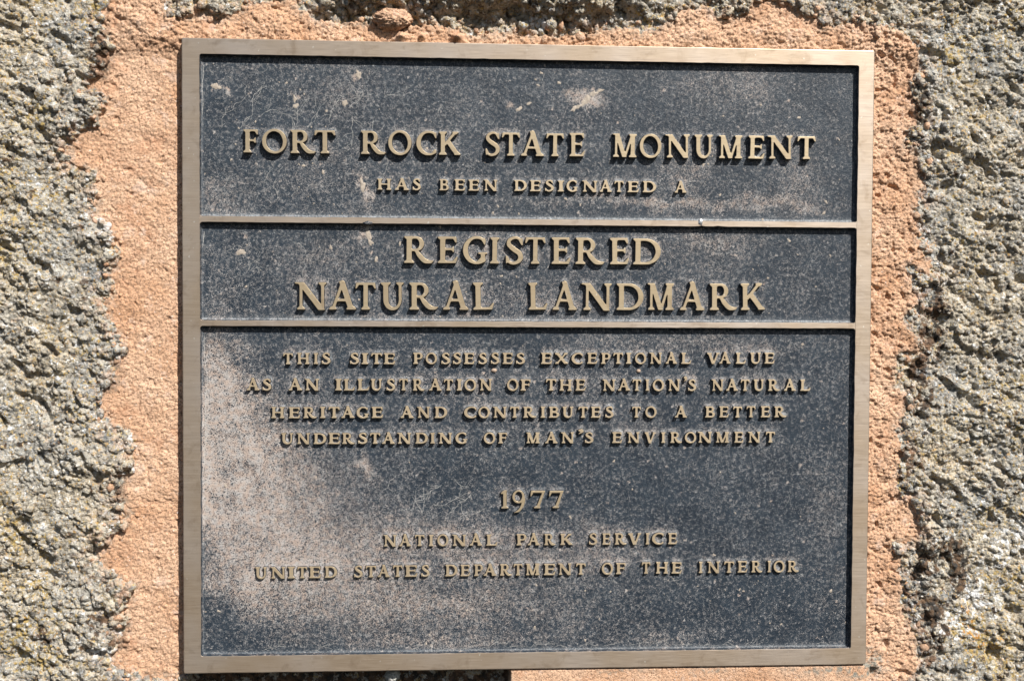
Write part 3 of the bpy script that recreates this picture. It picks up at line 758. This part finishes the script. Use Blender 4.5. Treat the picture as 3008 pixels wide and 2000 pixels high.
link('frame', me, plaque, label='flat brushed bronze border round the plaque')

# dividing bars, flared where they meet the border
for bi, (b0, b1) in enumerate(BARS):
    xs = np.concatenate([np.linspace(IL - 0.0004, IL + 0.003, 9)[:-1], np.linspace(IL + 0.003, IR - 0.003, 160), np.linspace(IR - 0.003, IR + 0.0004, 9)[1:]])
    d = np.minimum(xs - IL, IR - xs)
    fl = np.where(d < 0.002, 0.0018 - np.sqrt(np.clip(0.002 ** 2 - (0.002 - d) ** 2, 0, None)) * 0.9, 0.0)
    yt = b1 + fl + 0.00016 * pnoise(xs * 1000 / 5, xs * 0 + 3.3, 31 + bi)
    yb = b0 - fl + 0.00016 * pnoise(xs * 1000 / 5, xs * 0 + 9.3, 41 + bi)
    if bi == 0:
        for cx, dep in ((0.1124, 0.0006), (-0.1095, 0.0004), (0.1245, 0.0004)):
            yb = yb + dep * np.exp(-((xs - cx) / 0.0018) ** 2)
    prof = [(yt + 0.0008, -FD - 0.0006, 0), (yt + 0.0001, -0.0005, 1), (yt - 0.0002, -0.0002, 0), (yb + 0.0002, -0.0002, 0), (yb - 0.0001, -0.0005, 1), (yb - 0.0008, -FD - 0.0006, 0)]
    verts = []; faces = []; mi = []
    n = len(xs)
    for y, z, _ in prof:
        for i in range(n): verts.append((xs[i], -z, y[i]))
    for r in range(5):
        for i in range(n - 1):
            a = r * n + i
            faces.append((a, a + n, a + n + 1, a + 1)); mi.append(1 if r in (0, 4) else 0)
    me = bpy.data.meshes.new('divider'); me.from_pydata(verts, [], faces)
    me.polygons.foreach_set('material_index', mi); me.update()
    me.materials.append(M_BRONZE); me.materials.append(M_SIDE)
    link('divider', me, plaque)

# letters
DISTR = np.zeros((1, 1))
LET = []                                # (u0, u1, v0, v1, cap) of each letter, mm
FOOT = []                               # outline samples for the wear map, mm
for li, (rel, y0, sl, cap, txt) in enumerate(LINES):
    big = cap > 10
    cache = {}
    for it in txt.split(' | '):
        ch, a, b = it.split(' '); a = float(a); b = float(b)
        var = random.randrange(2)
        if (ch, var) not in cache:
            cache[(ch, var)] = letter_mesh(ch, big, cap / 1000, rel / 1000, hash_seed := (ord(ch) * 7 + li * 31 + var))
        me, wn_nat = cache[(ch, var)]
        o = bpy.data.objects.new('apostrophe' if ch == "'" else ('numeral' if ch.isdigit() else 'letter'), me)
        COL.objects.link(o); o.parent = plaque
        sx = (b - a) / (wn_nat * cap)
        vb = y0 + sl * a * 1.0
        o.location = (a / 1000, FD - 0.0000, vb / 1000 + random.uniform(-0.05, 0.05) / 1000)
        o.scale = (sx, 1.0 + random.uniform(-0.03, 0.02), 1.0 + random.uniform(-0.015, 0.015))
        o.rotation_euler = (0, math.radians(random.gauss(0, 0.5)), 0)
        lp, xa, xb = glyph(ch, big)
        P = np.concatenate(lp)
        FOOT.append(np.stack([a + (P[:, 0] - xa) * cap * sx, vb + P[:, 1] * cap], 1))
FOOT = np.concatenate(FOOT)

# coarse raster of how close each spot is to a letter: dirt and rubbing gather there
RS = 0.5
gw, gh = int(460 / RS), int(418 / RS)
den = np.zeros((gh, gw))
ix = np.clip(((FOOT[:, 0] + 230) / RS).astype(int), 0, gw - 1); iy = np.clip(((FOOT[:, 1] + 209) / RS).astype(int), 0, gh - 1)
np.add.at(den, (iy, ix), 1)
den = np.minimum(den, 1)
near = blur(den, 2.4); near /= near.max()
near1 = blur(den, 1.7); near1 /= near1.max()
wide = blur(den, 8); wide /= wide.max()
def samp(A, u, v):
    x = np.clip((u + 230) / RS - 0.5, 0, gw - 1.001); y = np.clip((v + 209) / RS - 0.5, 0, gh - 1.001)
    i = x.astype(int); j = y.astype(int); fx = x - i; fy = y - j
    return (A[j, i] * (1 - fx) + A[j, i + 1] * fx) * (1 - fy) + (A[j + 1, i] * (1 - fx) + A[j + 1, i + 1] * fx) * fy

def field_n(u, v, x0, x1, y0, y1):
    """height (mm, relative to the frame face) of the recessed field inside one panel"""
    d = np.minimum(np.minimum(u - x0, x1 - u), np.minimum(v - y0, y1 - v))
    r = 1.5
    dd = np.clip(r - np.clip(d - 0.5, 0, r), 0, r)
    fil = r - np.sqrt(np.clip(r * r - dd * dd, 0, None))
    return -FD * 1000 + 0.10 * fbm(u, v, 30, 5) + 0.05 * fbm(u, v, 3.5, 8, 2) + 0.45 * fil

PAN = [(IL, IR, BARS[0][1], IT, 'upper recessed panel with a dark blue-black finish full of fine hairline cracks'),
       (IL, IR, BARS[1][1], BARS[0][0], 'narrow middle recessed panel, speckled with pale wear round its letters'),
       (IL, IR, IB, BARS[1][0], 'tall lower recessed panel with its dark finish worn to pale tan on the left')]
for x0, x1, y0, y1, lab in PAN:
    x0, x1, y0, y1 = [t * 1000 for t in (x0, x1, y0, y1)]
    m = -0.45                                                   # slides a little under the walls
    xs = np.arange(x0 + m * -1, x1 + m + 0.01, 0.75); ys = np.arange(y0 - m, y1 + m + 0.01, 0.75)
    xs = np.concatenate([[x0 - 0.3], xs, [x1 + 0.3]]); ys = np.concatenate([[y0 - 0.3], ys, [y1 + 0.3]])
    U, V = np.meshgrid(xs, ys); u = U.ravel(); v = V.ravel()
    n_ = field_n(u, v, x0, x1, y0, y1)
    wu = u + 18 * fbm(u, v, 30, 61, 4, 0.6) + 3 * fbm(u, v, 6, 63); wv = v + 14 * fbm(u, v, 30, 62, 4, 0.6) + 3 * fbm(u, v, 6, 64)
    wear = 0.04 + 0.85 * blobs(wu, wv, WEAR)
    wear = np.minimum(wear, 0.74 + 0.6 * fbm(u, v, 11, 74)) * (1 + 0.5 * fbm(u, v, 16, 76))
    nr = samp(near, u - 0.4, v - 1.3); wd = samp(wide, u, v - 1.5)
    wear += 0.42 * nr * (0.6 + 1.1 * fbm(u, v, 14, 71)) + 0.22 * wd * (0.5 + 1.5 * fbm(u, v, 30, 72))
    wear += 0.10 * fbm(u, v, 60, 73)
    # splatters that have lifted the finish
    f1, f2, rid = worley(u, v, 9, 75)
    wear += np.where((rid > 0.86) & (f1 < 0.04 + 0.08 * (rid - 0.86) / 0.14), 0.55, 0)
    db = v - y0; dl = u - x0; dr_ = x1 - u; dt = y1 - v
    low = 1.0 if y0 > 0 else 0.55
    dust = low * 0.85 * np.exp(-np.clip(db - 0.6, 0, 9) / 1.3) * (0.75 + 0.6 * fbm(u, v, 9, 81)) + 0.35 * np.exp(-np.clip(dl - 0.5, 0, 9) / 0.7)
    dust += 0.10 * np.exp(-dr_ / 1.6) + 0.75 * sstep(0.12, 0.6, samp(near1, u - 0.5, v - 1.1)) * (0.55 + 0.9 * fbm(u, v, 10, 82))
    wear -= 0.25 * np.exp(-db / 2.0) * (y0 < 0) + 0.3 * np.exp(-dl / 1.8)
    wear = np.maximum(wear, 0.03)
    nx, ny = len(xs), len(ys)
    idx = np.arange(nx * ny).reshape(ny, nx)
    f4 = np.stack([idx[:-1, :-1], idx[:-1, 1:], idx[1:, 1:], idx[1:, :-1]], -1).reshape(-1, 4)
    co = np.stack([u / 1000, -n_ / 1000, v / 1000], 1)
    me = mesh_np('panel', co, f4, attrs={'wear': wear, 'dust': np.clip(dust, 0, 1)})
    link('panel', me, plaque, (M_PAINT,), label=lab)

# hairline cracks filled with pale dust, lying in the surface
cv = []; cf = []
def panel_of(u, v):
    for p in PAN:
        q = [t * 1000 for t in p[:4]]
        if q[0] + 1 < u < q[1] - 1 and q[2] + 1 < v < q[3] - 1: return q
    return None
def crack(u, v, ang, length, w, turn=0.22, branch=0.08, depth=0):
    st = 0.55; pts = []
    n = int(length / st)
    a = ang
    for i in range(n):
        if panel_of(u, v) is None: break
        pts.append((u, v))
        a += random.gauss(0, turn); a += (ang - a) * 0.12
        u += math.cos(a) * st; v += math.sin(a) * st
        if depth < 2 and random.random() < branch:
            crack(u, v, a + random.choice((-1, 1)) * random.uniform(0.5, 1.2), length * random.uniform(0.2, 0.5), w * 0.85, turn, branch * 0.7, depth + 1)
    if len(pts) < 4: return
    q = panel_of(*pts[0]); P = np.array(pts)
    nn = field_n(P[:, 0], P[:, 1], *q)
    T_ = np.gradient(P, axis=0); T_ /= np.linalg.norm(T_, axis=1)[:, None] + 1e-9
    N_ = np.stack([-T_[:, 1], T_[:, 0]], 1)
    taper = np.minimum(1, np.minimum(np.arange(len(P)) + 1, np.arange(len(P))[::-1] + 1) / 4.0)
    b0 = len(cv)
    for i in range(len(P)):
        ww = w * 0.62 * taper[i] * random.uniform(0.3, 1.2) / 2
        for sgn, dz in ((-1, 0.03), (0, 0.10), (1, 0.03)):
            cv.append(((P[i, 0] + N_[i, 0] * ww * sgn) / 1000, -(nn[i] + dz) / 1000, (P[i, 1] + N_[i, 1] * ww * sgn) / 1000))
    for i in range(len(P) - 1):
        for k in (0, 1):
            a = b0 + i * 3 + k
            cf.append((a, a + 3, a + 4, a + 1))
rad = math.radians
for u, v, an, L, w in [(-206, 160, 25, 26, .3), (-195, 150, 28, 40, .35), (-183, 158, 20, 30, .3), (-160, 146, 55, 22, .35), (-150, 152, 40, 24, .3), (-143, 162, 250, 14, .3),
                       (-128, 172, 250, 20, .35), (-120, 160, 255, 22, .35), (-112, 176, 240, 18, .3), (-105, 160, 245, 16, .3), (-100, 172, 30, 22, .3), (-135, 168, 20, 30, .3),
                       (-206, 150, 60, 14, .25), (-200, 120, 240, 14, .3), (-170, 118, 245, 16, .3), (-178, 112, 70, 16, .3), (-150, 112, 30, 14, .3), (-160, 106, 60, 10, .3),
                       (-96, 130, 245, 14, .3), (-90, 150, 30, 18, .25), (-60, 168, 215, 14, .25), (-75, 160, 250, 16, .25), (-50, 152, 245, 16, .25), (-40, 165, 230, 12, .25),
                       (-205, 70, 15, 20, .28), (-180, 66, 250, 14, .28), (-160, 78, 300, 16, .3), (-150, 64, 245, 14, .3), (-190, 56, 30, 18, .25),
                       (-80, -92, 300, 16, .35), (-72, -86, 250, 20, .4), (-60, -84, 245, 18, .35), (-52, -80, 320, 14, .35), (-66, -98, 10, 22, .35), (-48, -96, 300, 16, .4),
                       (-40, -90, 230, 22, .35), (-30, -100, 200, 18, .3), (-84, -104, 40, 20, .3), (-56, -108, 60, 14, .3), (-100, -88, 30, 16, .3), (-20, -110, 240, 14, .3)]:
    crack(u, v, rad(an), L, w)
for k in range(420):                       # many short ones, thickest in the upper left
    u = random.uniform(-215, 215); v = random.uniform(-195, 195)
    if random.random() > (0.9 if (v > 95 and u < 20) else 0.4): continue
    crack(u, v, rad(random.choice((245, 250, 30, 60, 300)) + random.gauss(0, 15)), random.uniform(2, 9), random.uniform(0.14, 0.30), 0.3, 0.06)
for (x0, x1, y0, y1, _l), L in zip(PAN, (105, 64, 216)):   # the pale line beside each panel's left wall
    crack(x0 * 1000 + 2.2, y1 * 1000 - 6, rad(-90), L * 0.93, 0.50, 0.06, 0.0)
for k in range(26):                        # crazing along the foot of the lower panel
    crack(-212 + k * 16.3, IB * 1000 + 2.4 + random.uniform(-.3, .3), rad(random.uniform(-4, 4)), 15, 0.26, 0.22, 0.14)
me = mesh_np('hairline_cracks', cv, None, cf)
link('hairline_cracks', me, plaque, (M_CRACK,), kind='stuff', label='pale hairline cracks in the dark finish')

def pebble(name, mat, parent, loc, rx, ry, rz, seed, amp=0.18, lam=0.5, sub=40, fine=0.05, **pr):
    """lumpy rounded body; rx along u, ry outward, rz along v (metres)"""
    n = sub; vs_ = []; fs = []
    for i in range(n + 1):
        th = math.pi * i / n
        for j in range(2 * n):
            ph = math.pi * j / n
            vs_.append((math.sin(th) * math.cos(ph), math.sin(th) * math.sin(ph), math.cos(th)))
    V = np.array(vs_)
    d = pnoise(V[:, 0] / lam + V[:, 1] * 1.3 / lam, V[:, 2] / lam + V[:, 1] * 0.9 / lam, seed) * amp
    d += pnoise(V[:, 0] / lam * 4 + V[:, 1] * 6, V[:, 2] / lam * 4 - V[:, 1] * 5, seed + 5) * fine
    d += pnoise(V[:, 0] / lam * 10 + V[:, 1] * 16, V[:, 2] / lam * 10 - V[:, 1] * 15, seed + 6) * fine * 0.6
    V = V * (1 + d)[:, None] * np.array([rx, ry, rz])
    for i in range(n):
        for j in range(2 * n):
            a = i * 2 * n + j; b = i * 2 * n + (j + 1) % (2 * n)
            fs.append((a, a + 2 * n, b + 2 * n, b))
    me = mesh_np(name, V, np.array(fs), attrs={'grey': np.zeros(len(V)), 'moss_cav': np.zeros(len(V))})
    o = link(name, me, parent, (mat,), **pr)
    o.location = loc
    return o

# chips where the finish has flaked off: thin ragged patches lying on the field
def chip_shape(cu, cv_, ru, rv, ang, seed, vb, fb):
    q = panel_of(cu, cv_)
    if q is None: return
    rs = np.random.RandomState(seed); n = 26
    a = np.linspace(0, 2 * math.pi, n, endpoint=False)
    r = 1 + 0.36 * pnoise(np.cos(a) * 0.9 + seed, np.sin(a) * 0.9, seed) * 2 + 0.16 * pnoise(np.cos(a) * 3, np.sin(a) * 3 + seed, seed + 1) * 2
    r = np.clip(r, 0.3, 2)
    b0 = len(vb)
    for k_, (f_, h_) in enumerate(((1.0, 0.01), (0.86, 0.11), (0.4, 0.13))):
        x = ru * r * f_ * np.cos(a); y = rv * r * f_ * np.sin(a)
        X = cu + x * math.cos(ang) - y * math.sin(ang); Y = cv_ + x * math.sin(ang) + y * math.cos(ang)
        Z = field_n(X, Y, *q) + h_
        vb.extend(zip(X / 1000, -Z / 1000, Y / 1000))
    vb.append((cu / 1000, -(float(field_n(np.array([cu]), np.array([cv_]), *q)[0]) + 0.14) / 1000, cv_ / 1000))
    for rr in range(2):
        for i in range(n):
            p0 = b0 + rr * n + i; p1 = b0 + rr * n + (i + 1) % n
            fb.append((p0, p1, p1 + n, p0 + n))
    for i in range(n): fb.append((b0 + 2 * n + i, b0 + 2 * n + (i + 1) % n, b0 + 3 * n))
SPOTS = [(-208.5, 178, 3.2, 2.3, -0.2), (-116, 187.5, 1.8, 2.4, 0.6), (-157.5, 171, 1.1, 2.2, 0.2), (-157, 166, 1.6, 1.3, 0), (-125, 168.5, 1.6, 2.0, -0.8),
         (-9.5, 166, 2.2, 1.2, 0.3), (-3, 170, 1.8, 0.9, 0.5), (30, 168.5, 2.6, 1.2, 0.5), (35, 172.5, 3.6, 1.9, 0.7), (40, 177, 3.0, 1.5, 0.5), (45, 179.5, 2.4, 1.0, 0.2), (27, 167, 2.0, 1.1, 0.9),
         (-193, 70, 2.6, 1.5, 0.1), (-109.5, 83, 1.7, 4.2, 0.15), (-108, 77, 1.4, 2.2, 0.4), (-104, 66, 1.1, 1.8, 0), (-113, 114, 1.6, 4.6, 0.1), (-139, 123, 1.0, 1.6, 0.4),
         (-163, 181, 0.9, 0.8, 0), (17, 184, 1.0, 0.8, 0), (3, 182, 1.2, 0.7, 0), (-137, 163, .8, .8, 0), (125, -133, 1.0, 0.8, 0)]
for si, (cu, cv_, ru, rv, an_) in enumerate(SPOTS):
    vb = []; fb = []
    chip_shape(cu, cv_, ru, rv, an_, 100 + si, vb, fb)
    if vb: link('chip', mesh_np('chip', vb, None, fb), plaque, (M_CHIP,))
vb = []; fb = []
for k in range(520):
    cu = random.uniform(-217, 217); cv_ = random.uniform(-195, 196)
    if random.random() > 0.35 + 0.6 * (cv_ > 20 or cv_ < -140): continue
    if samp(near, np.array([cu]), np.array([cv_]))[0] > 0.05 or abs(cv_ + 30) < 38: continue
    s_ = 0.22 + 0.65 * random.random() ** 4
    chip_shape(cu, cv_, s_ * random.uniform(0.8, 1.9), s_, random.uniform(0, 3.1), 400 + k, vb, fb)
link('small_chips', mesh_np('small_chips', vb, None, fb), plaque, (M_CHIP,), kind='stuff', label='tiny tan chips where the dark finish has flaked')

pebble('dent', M_SILVER, plaque, (0.1124, 0.0006, 0.0921), 0.0016, 0.0010, 0.0024, 5, 0.3, 0.5, 12, label='bright dented nick in the upper divider')
pebble('dent', M_SIDE, plaque, (-0.1095, 0.0008, 0.0895), 0.0034, 0.0012, 0.0013, 6, 0.4, 0.4, 12, label='rough casting flaw on the upper divider')
pebble('grit', M_GRIT, plaque, (0.0 - 0.0255, FD - 0.0002, -0.0078), 0.0019, 0.0010, 0.0013, 9, 0.2, 0.5, 12, label='small tan lump below the word ending in S')
pebble('grit', M_GRIT, plaque, (0.0720, FD - 0.0002, -0.0080), 0.0014, 0.0008, 0.0012, 10, 0.2, 0.5, 12)

# ------------------------------------------------------------------ the rock and its mortar
def lines(a, b, step, lim):
    core = list(np.arange(a, b + step / 2, step))
    L = [core[0]]; s = step
    while L[-1] > -lim: s = min(s * 1.15, 4.5); L.append(L[-1] - s)
    R = [core[-1]]; s = step
    while R[-1] < lim: s = min(s * 1.15, 4.5); R.append(R[-1] + s)
    return np.array(L[:0:-1] + core + R[1:])
STEP = 0.56
gx = lines(-362, 362, STEP, 660); gy = lines(-240, 248, STEP, 500)
U, V = np.meshgrid(gx, gy)
NX, NY = len(gx), len(gy)
keepv = ~((np.abs(U) < 218) & (V < 197) & (V > -197))
kf = keepv[:-1, :-1] & keepv[:-1, 1:] & keepv[1:, 1:] & keepv[1:, :-1]
flat = np.flatnonzero(keepv.ravel())
remap = np.full(NX * NY, -1, np.int64); remap[flat] = np.arange(len(flat))
u = U.ravel()[flat]; v = V.ravel()[flat]

wu = u + 5.0 * fbm(u, v, 17, 11, 4, 0.65) + 1.5 * pnoise(u / 2.6, v / 2.6, 12); wv = v + 5.0 * fbm(u, v, 17, 13, 4, 0.65) + 1.5 * pnoise(u / 2.6, v / 2.6, 14)
sd = signed_dist(wu, wv, MORTAR_OUTLINE)
# diagonal frame: ridges in the rock run down to the right
ca, sa = math.cos(rad(-33)), math.sin(rad(-33))
du = (u * ca + v * sa); dv = (-u * sa + v * ca)
wx = du / 1.55 + 3.2 * fbm(u, v, 16, 21); wy = dv + 3.2 * fbm(u, v, 16, 22)
macro = 7.0 * fbm(u, v, 120, 23, 3) + 3.2 * fbm(du / 1.8, dv, 34, 24, 2)
d1, r1 = dome(wx, wy, 13, 25); d2, r2 = dome(wx + 4, wy, 6.0, 26); d3, r3 = dome(u + 1.5 * fbm(u, v, 5, 27), v, 2.9, 28)
g1 = fbm(u, v, 2.2, 29, 2)
pit = sstep(0.26, 0.50, fbm(wx * 1.0, wy, 15, 30, 2))
rough = 0.42 + 0.30 * sstep(-0.25, 0.35, fbm(u, v, 28, 37)) + 0.45 * sstep(-0.3, 0.3, fbm(u, v, 70, 36)) + 0.5 * sstep(195, 215, v) * sstep(120, 60, np.abs(u + 45))
d4, r4 = dome(u, v, 1.7, 34)
rock = macro + rough * (3.8 * d1 + 3.3 * d2 + 2.1 * d3 + 0.7 * d4) + 0.8 * g1 - 4.5 * pit - 7.5
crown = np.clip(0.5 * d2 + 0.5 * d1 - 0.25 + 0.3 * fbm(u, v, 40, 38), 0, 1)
# hollow above the plaque where the rock falls back behind the mortar
hol = sstep(203, 214, v) * sstep(-165, -140, u) * sstep(75, 45, u)
rock -= 11.0 * hol * (0.7 + 0.5 * fbm(u, v, 20, 31))
rock += 13.0 * sstep(227, 239, v + 5 * fbm(u, v, 26, 39)) * sstep(-150, -110, u) * sstep(110, 50, u)          # brow added along the top of the view to shade the hollow
# cavity under the left half of the plaque
cav = sstep(-205, -209.5, v) * sstep(-14.0, -14.8, u) * sstep(-232, -226, u)
rock = rock * (1 - cav) + cav * (-22 + 3.0 * d1 + 2.0 * d2 + 1.2 * d3 + 4 * fbm(u, v, 30, 32))

# mortar: sandy, dragged by the trowel, a little proud or shy of the rock edge
mg, _ = dome(u + 0.8 * fbm(u, v, 3, 40), v * 1.15, 2.5, 41, 0.8)
mg2, _ = dome(u, v, 1.35, 42, 0.8)
right = sstep(200, 235, u)
mort = -9.5 + 3.4 * right + 3.0 * sstep(195, 212, v) + 1.5 * fbm(u, v, 45, 43) + 0.9 * fbm(du / 2, dv, 12, 44)
mr = 1.15 + 0.75 * right + 0.6 * sstep(195, 210, v)
mort += mr * (0.85 * mg + 0.42 * mg2 + 0.35 * fbm(u, v, 1.6, 45, 2))
lump, lr = dome(u + 3 * fbm(u, v, 9, 46), v + 3 * fbm(u, v, 9, 47), 8.5, 48, 0.85)
mort += (0.5 + 1.7 * right + 1.2 * sstep(195, 210, v)) * (lump - 0.4)
mort -= (0.9 + 1.6 * right) * sstep(0.30, 0.52, fbm(u, v, 10, 49, 2)) 
mort += 1.2 * np.exp(-((sd + 3.5) / 2.5) ** 2) * (0.3 + fbm(u, v, 14, 57))
mort += 2.2 * sstep(200, 222, v) * sstep(-4, -16, sd)
for cx, cy, rr, hh in ((-51, 212.2, 3.4, 9.0), (-88, 212.0, 3.0, 7.0), (-74, 212.5, 2.2, 5.5)):
    mort += hh * np.exp(-(((u - cx) / rr) ** 2 + ((v - cy) / (rr * 0.75)) ** 2))
smooth_edge = sstep(6.5, 1.0, u - HW * 1000) * (u > HW * 1000 - 4) * sstep(-60, -10, v * -1)
led = sstep(-14.6, -14.0, u) * sstep(-208.9, -209.4, v + 0.25 * pnoise(u / 3, v / 3, 50)) * sstep(236, 226, u)
mort = mort * (1 - led) + led * (-1.9 + 0.45 * mg + 0.30 * mg2 + 0.5 * fbm(u, v, 9, 51))
mcav = sstep(-209, -210, v) * sstep(-13.4, -14.2, u) * sstep(-229, -226, u)
mort = mort * (1 - mcav) - 20 * mcav
inpl = (np.abs(u) < 229.5) & (np.abs(v) < 208.0)
mort = np.where(inpl, np.minimum(mort, -6.5), mort)
rock = np.where(inpl, np.minimum(rock, -6.5), rock)

mask = sstep(-0.5, 0.9, sd)                       # 1 = rock
edge = np.exp(-(sd / 5.0) ** 2) * (1 - 0.9 * hol)
rock = rock * (1 - 0.45 * edge) + 0.45 * edge * (mort - 0.8) + edge * (1.1 * d2 - 0.8)
ht = mort * (1 - mask) + rock * mask
# the boulder's own roundness, well outside the photograph
ht -= 90 * (np.clip(np.abs(u) - 400, 0, None) / 250) ** 2 + 90 * (np.clip(np.abs(v) - 300, 0, None) / 200) ** 2
ju = 0.22 * pnoise(u / 1.7, v / 1.7, 55); jv = 0.22 * pnoise(u / 1.7, v / 1.7, 56)
fine = (np.abs(u) < 362) & (v > -240) & (v < 248)
co = np.stack([(u + ju * fine) / 1000, -ht / 1000, (v + jv * fine) / 1000], 1)
moss_cav = 0.8 * cav + np.clip(blobs(wu, wv, DARK_PATCH), 0, 1.2) * np.where(sd > 0, 1, np.exp(-(sd / 4.0) ** 2))  # moss patches, plus a dark brown tone all over the cavity
white = np.clip(blobs(wu, wv, WHITE_PATCH), 0, 1.2)
yellow = np.clip(1.5 * blobs(wu, wv, YELLOW_PATCH), 0, 1.7)
orange = blobs(wu, wv, [(300, -180, 18, 22, 1), (320, -196, 16, 14, .8), (-330, -190, 20, 12, .3)])
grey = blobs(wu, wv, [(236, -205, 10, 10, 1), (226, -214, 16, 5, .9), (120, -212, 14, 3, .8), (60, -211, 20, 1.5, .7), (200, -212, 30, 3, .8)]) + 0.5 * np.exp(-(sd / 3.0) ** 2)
smear = np.exp(-np.clip(sd, 0, None) / 7.0) * (0.6 + 0.9 * fbm(u, v, 30, 58))
idx = np.arange(NX * NY).reshape(NY, NX)
F = np.stack([idx[:-1, :-1], idx[:-1, 1:], idx[1:, 1:], idx[1:, :-1]], -1)[kf]
F = remap[F]
isr = mask[F].mean(1) > 0.5
def sub_mesh(name, sel):
    f = F[sel]
    used = np.unique(f)
    rm = np.zeros(len(co), np.int64); rm[used] = np.arange(len(used))
    at = {k: a[used] for k, a in (('moss_cav', moss_cav), ('white', white), ('yellow', yellow), ('orange', orange), ('grey', grey), ('crown', crown), ('smear', smear))}
    return mesh_np(name, co[used], rm[f], attrs=at)
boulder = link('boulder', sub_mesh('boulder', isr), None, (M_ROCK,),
               label='rough grey boulder spotted with white, yellow and orange lichen round the plaque', category='boulder')
boulder.location = (0, 0, CZ)
link('mortar_bed', sub_mesh('mortar_bed', ~isr), boulder, (M_MORTAR,), label='sandy orange mortar smeared round the plaque')
pebble('mortar_lump', M_MORTAR, boulder, (-0.0938, 0.0045, 0.2235), 0.0125, 0.0090, 0.0070, 21, 0.26, 0.6, 60, 0.10, label='rounded orange lump of mortar on the rock above the plaque')
pebble('lichen_clump', M_LICHEN, boulder, (-0.0930, 0.012, -0.2150), 0.0048, 0.005, 0.0040, 25, 0.35, 0.5, 40, 0.16, label='crumbly white lichen below the plaque edge')

# crumbs: small nodules sitting on the rock and broken bits along the mortar's edge
def crumbs(name, mat, pool, count, rmin, rmax, sink, label, seed):
    rs = np.random.RandomState(seed)
    pick = rs.choice(pool, count, replace=False)
    nl, nm = 7, 11
    th = np.linspace(0, math.pi, nl)[:, None]; ph = np.linspace(0, 2 * math.pi, nm, endpoint=False)[None, :]
    S = np.stack([(np.sin(th) * np.cos(ph)).ravel(), (np.sin(th) * np.sin(ph)).ravel(), (np.cos(th) * np.ones_like(ph)).ravel()], 1)
    i = np.arange((nl - 1) * nm)
    r0, c0 = i // nm, i % nm
    f = np.stack([r0 * nm + c0, (r0 + 1) * nm + c0, (r0 + 1) * nm + (c0 + 1) % nm, r0 * nm + (c0 + 1) % nm], 1)
    k = len(pick)
    off = rs.uniform(0, 500, k)
    V = np.repeat(S[None], k, 0)
    d = pnoise(V[:, :, 0] * 1.7 + V[:, :, 1] + off[:, None], V[:, :, 2] * 1.7 - V[:, :, 1] * 0.8 + off[:, None] * 0.7, seed) * 0.45
    d += pnoise(V[:, :, 0] * 4 + V[:, :, 1] * 3 + off[:, None], V[:, :, 2] * 4 + off[:, None], seed + 3) * 0.18
    rad_ = rmin + (rmax - rmin) * rs.uniform(0, 1, k) ** 2.2
    sc = rad_[:, None] * rs.uniform(0.7, 1.3, (k, 3))
    V = V * (1 + d)[:, :, None] * sc[:, None, :] / 1000
    c = co[pick].copy(); c[:, 1] += rad_ * sink / 1000
    V = (V + c[:, None, :]).reshape(-1, 3)
    F_ = (f[None] + (np.arange(k) * len(S))[:, None, None]).reshape(-1, 4)
    rep = lambda a: np.repeat(a[pick], len(S))
    me = mesh_np(name, V, F_, attrs={'moss_cav': rep(moss_cav), 'white': rep(white), 'yellow': rep(yellow), 'orange': rep(orange),
                                     'grey': rep(grey) * 0.5, 'crown': np.repeat(rs.uniform(0, 1, k), len(S)), 'smear': rep(smear) * 0.8})
    link(name, me, boulder, (mat,), kind='stuff', label=label)
view = (np.abs(u) < 350) & (v > -230) & (v < 240) & ~((np.abs(u) < 233) & (np.abs(v) < 211))
ok = view & (sd > 1.5) & (led < 0.1)
rsx = np.random.RandomState(4).uniform(0, 1, len(u))
crumbs('rock_grains', M_ROCK, np.flatnonzero(ok & ((rsx < 0.12) | (hol > 0.4) | (sd < 8))), 2300, 0.7, 3.4, 0.25, 'small lichened nodules standing on the rock surface', 11)
crumbs('mortar_crumbs', M_MORTAR, np.flatnonzero(view & (sd > -5) & (sd < 7) & (led < 0.1) & (cav < 0.1)), 420, 0.6, 2.8, 0.3, 'broken crumbs of orange mortar along the ragged edge', 12)
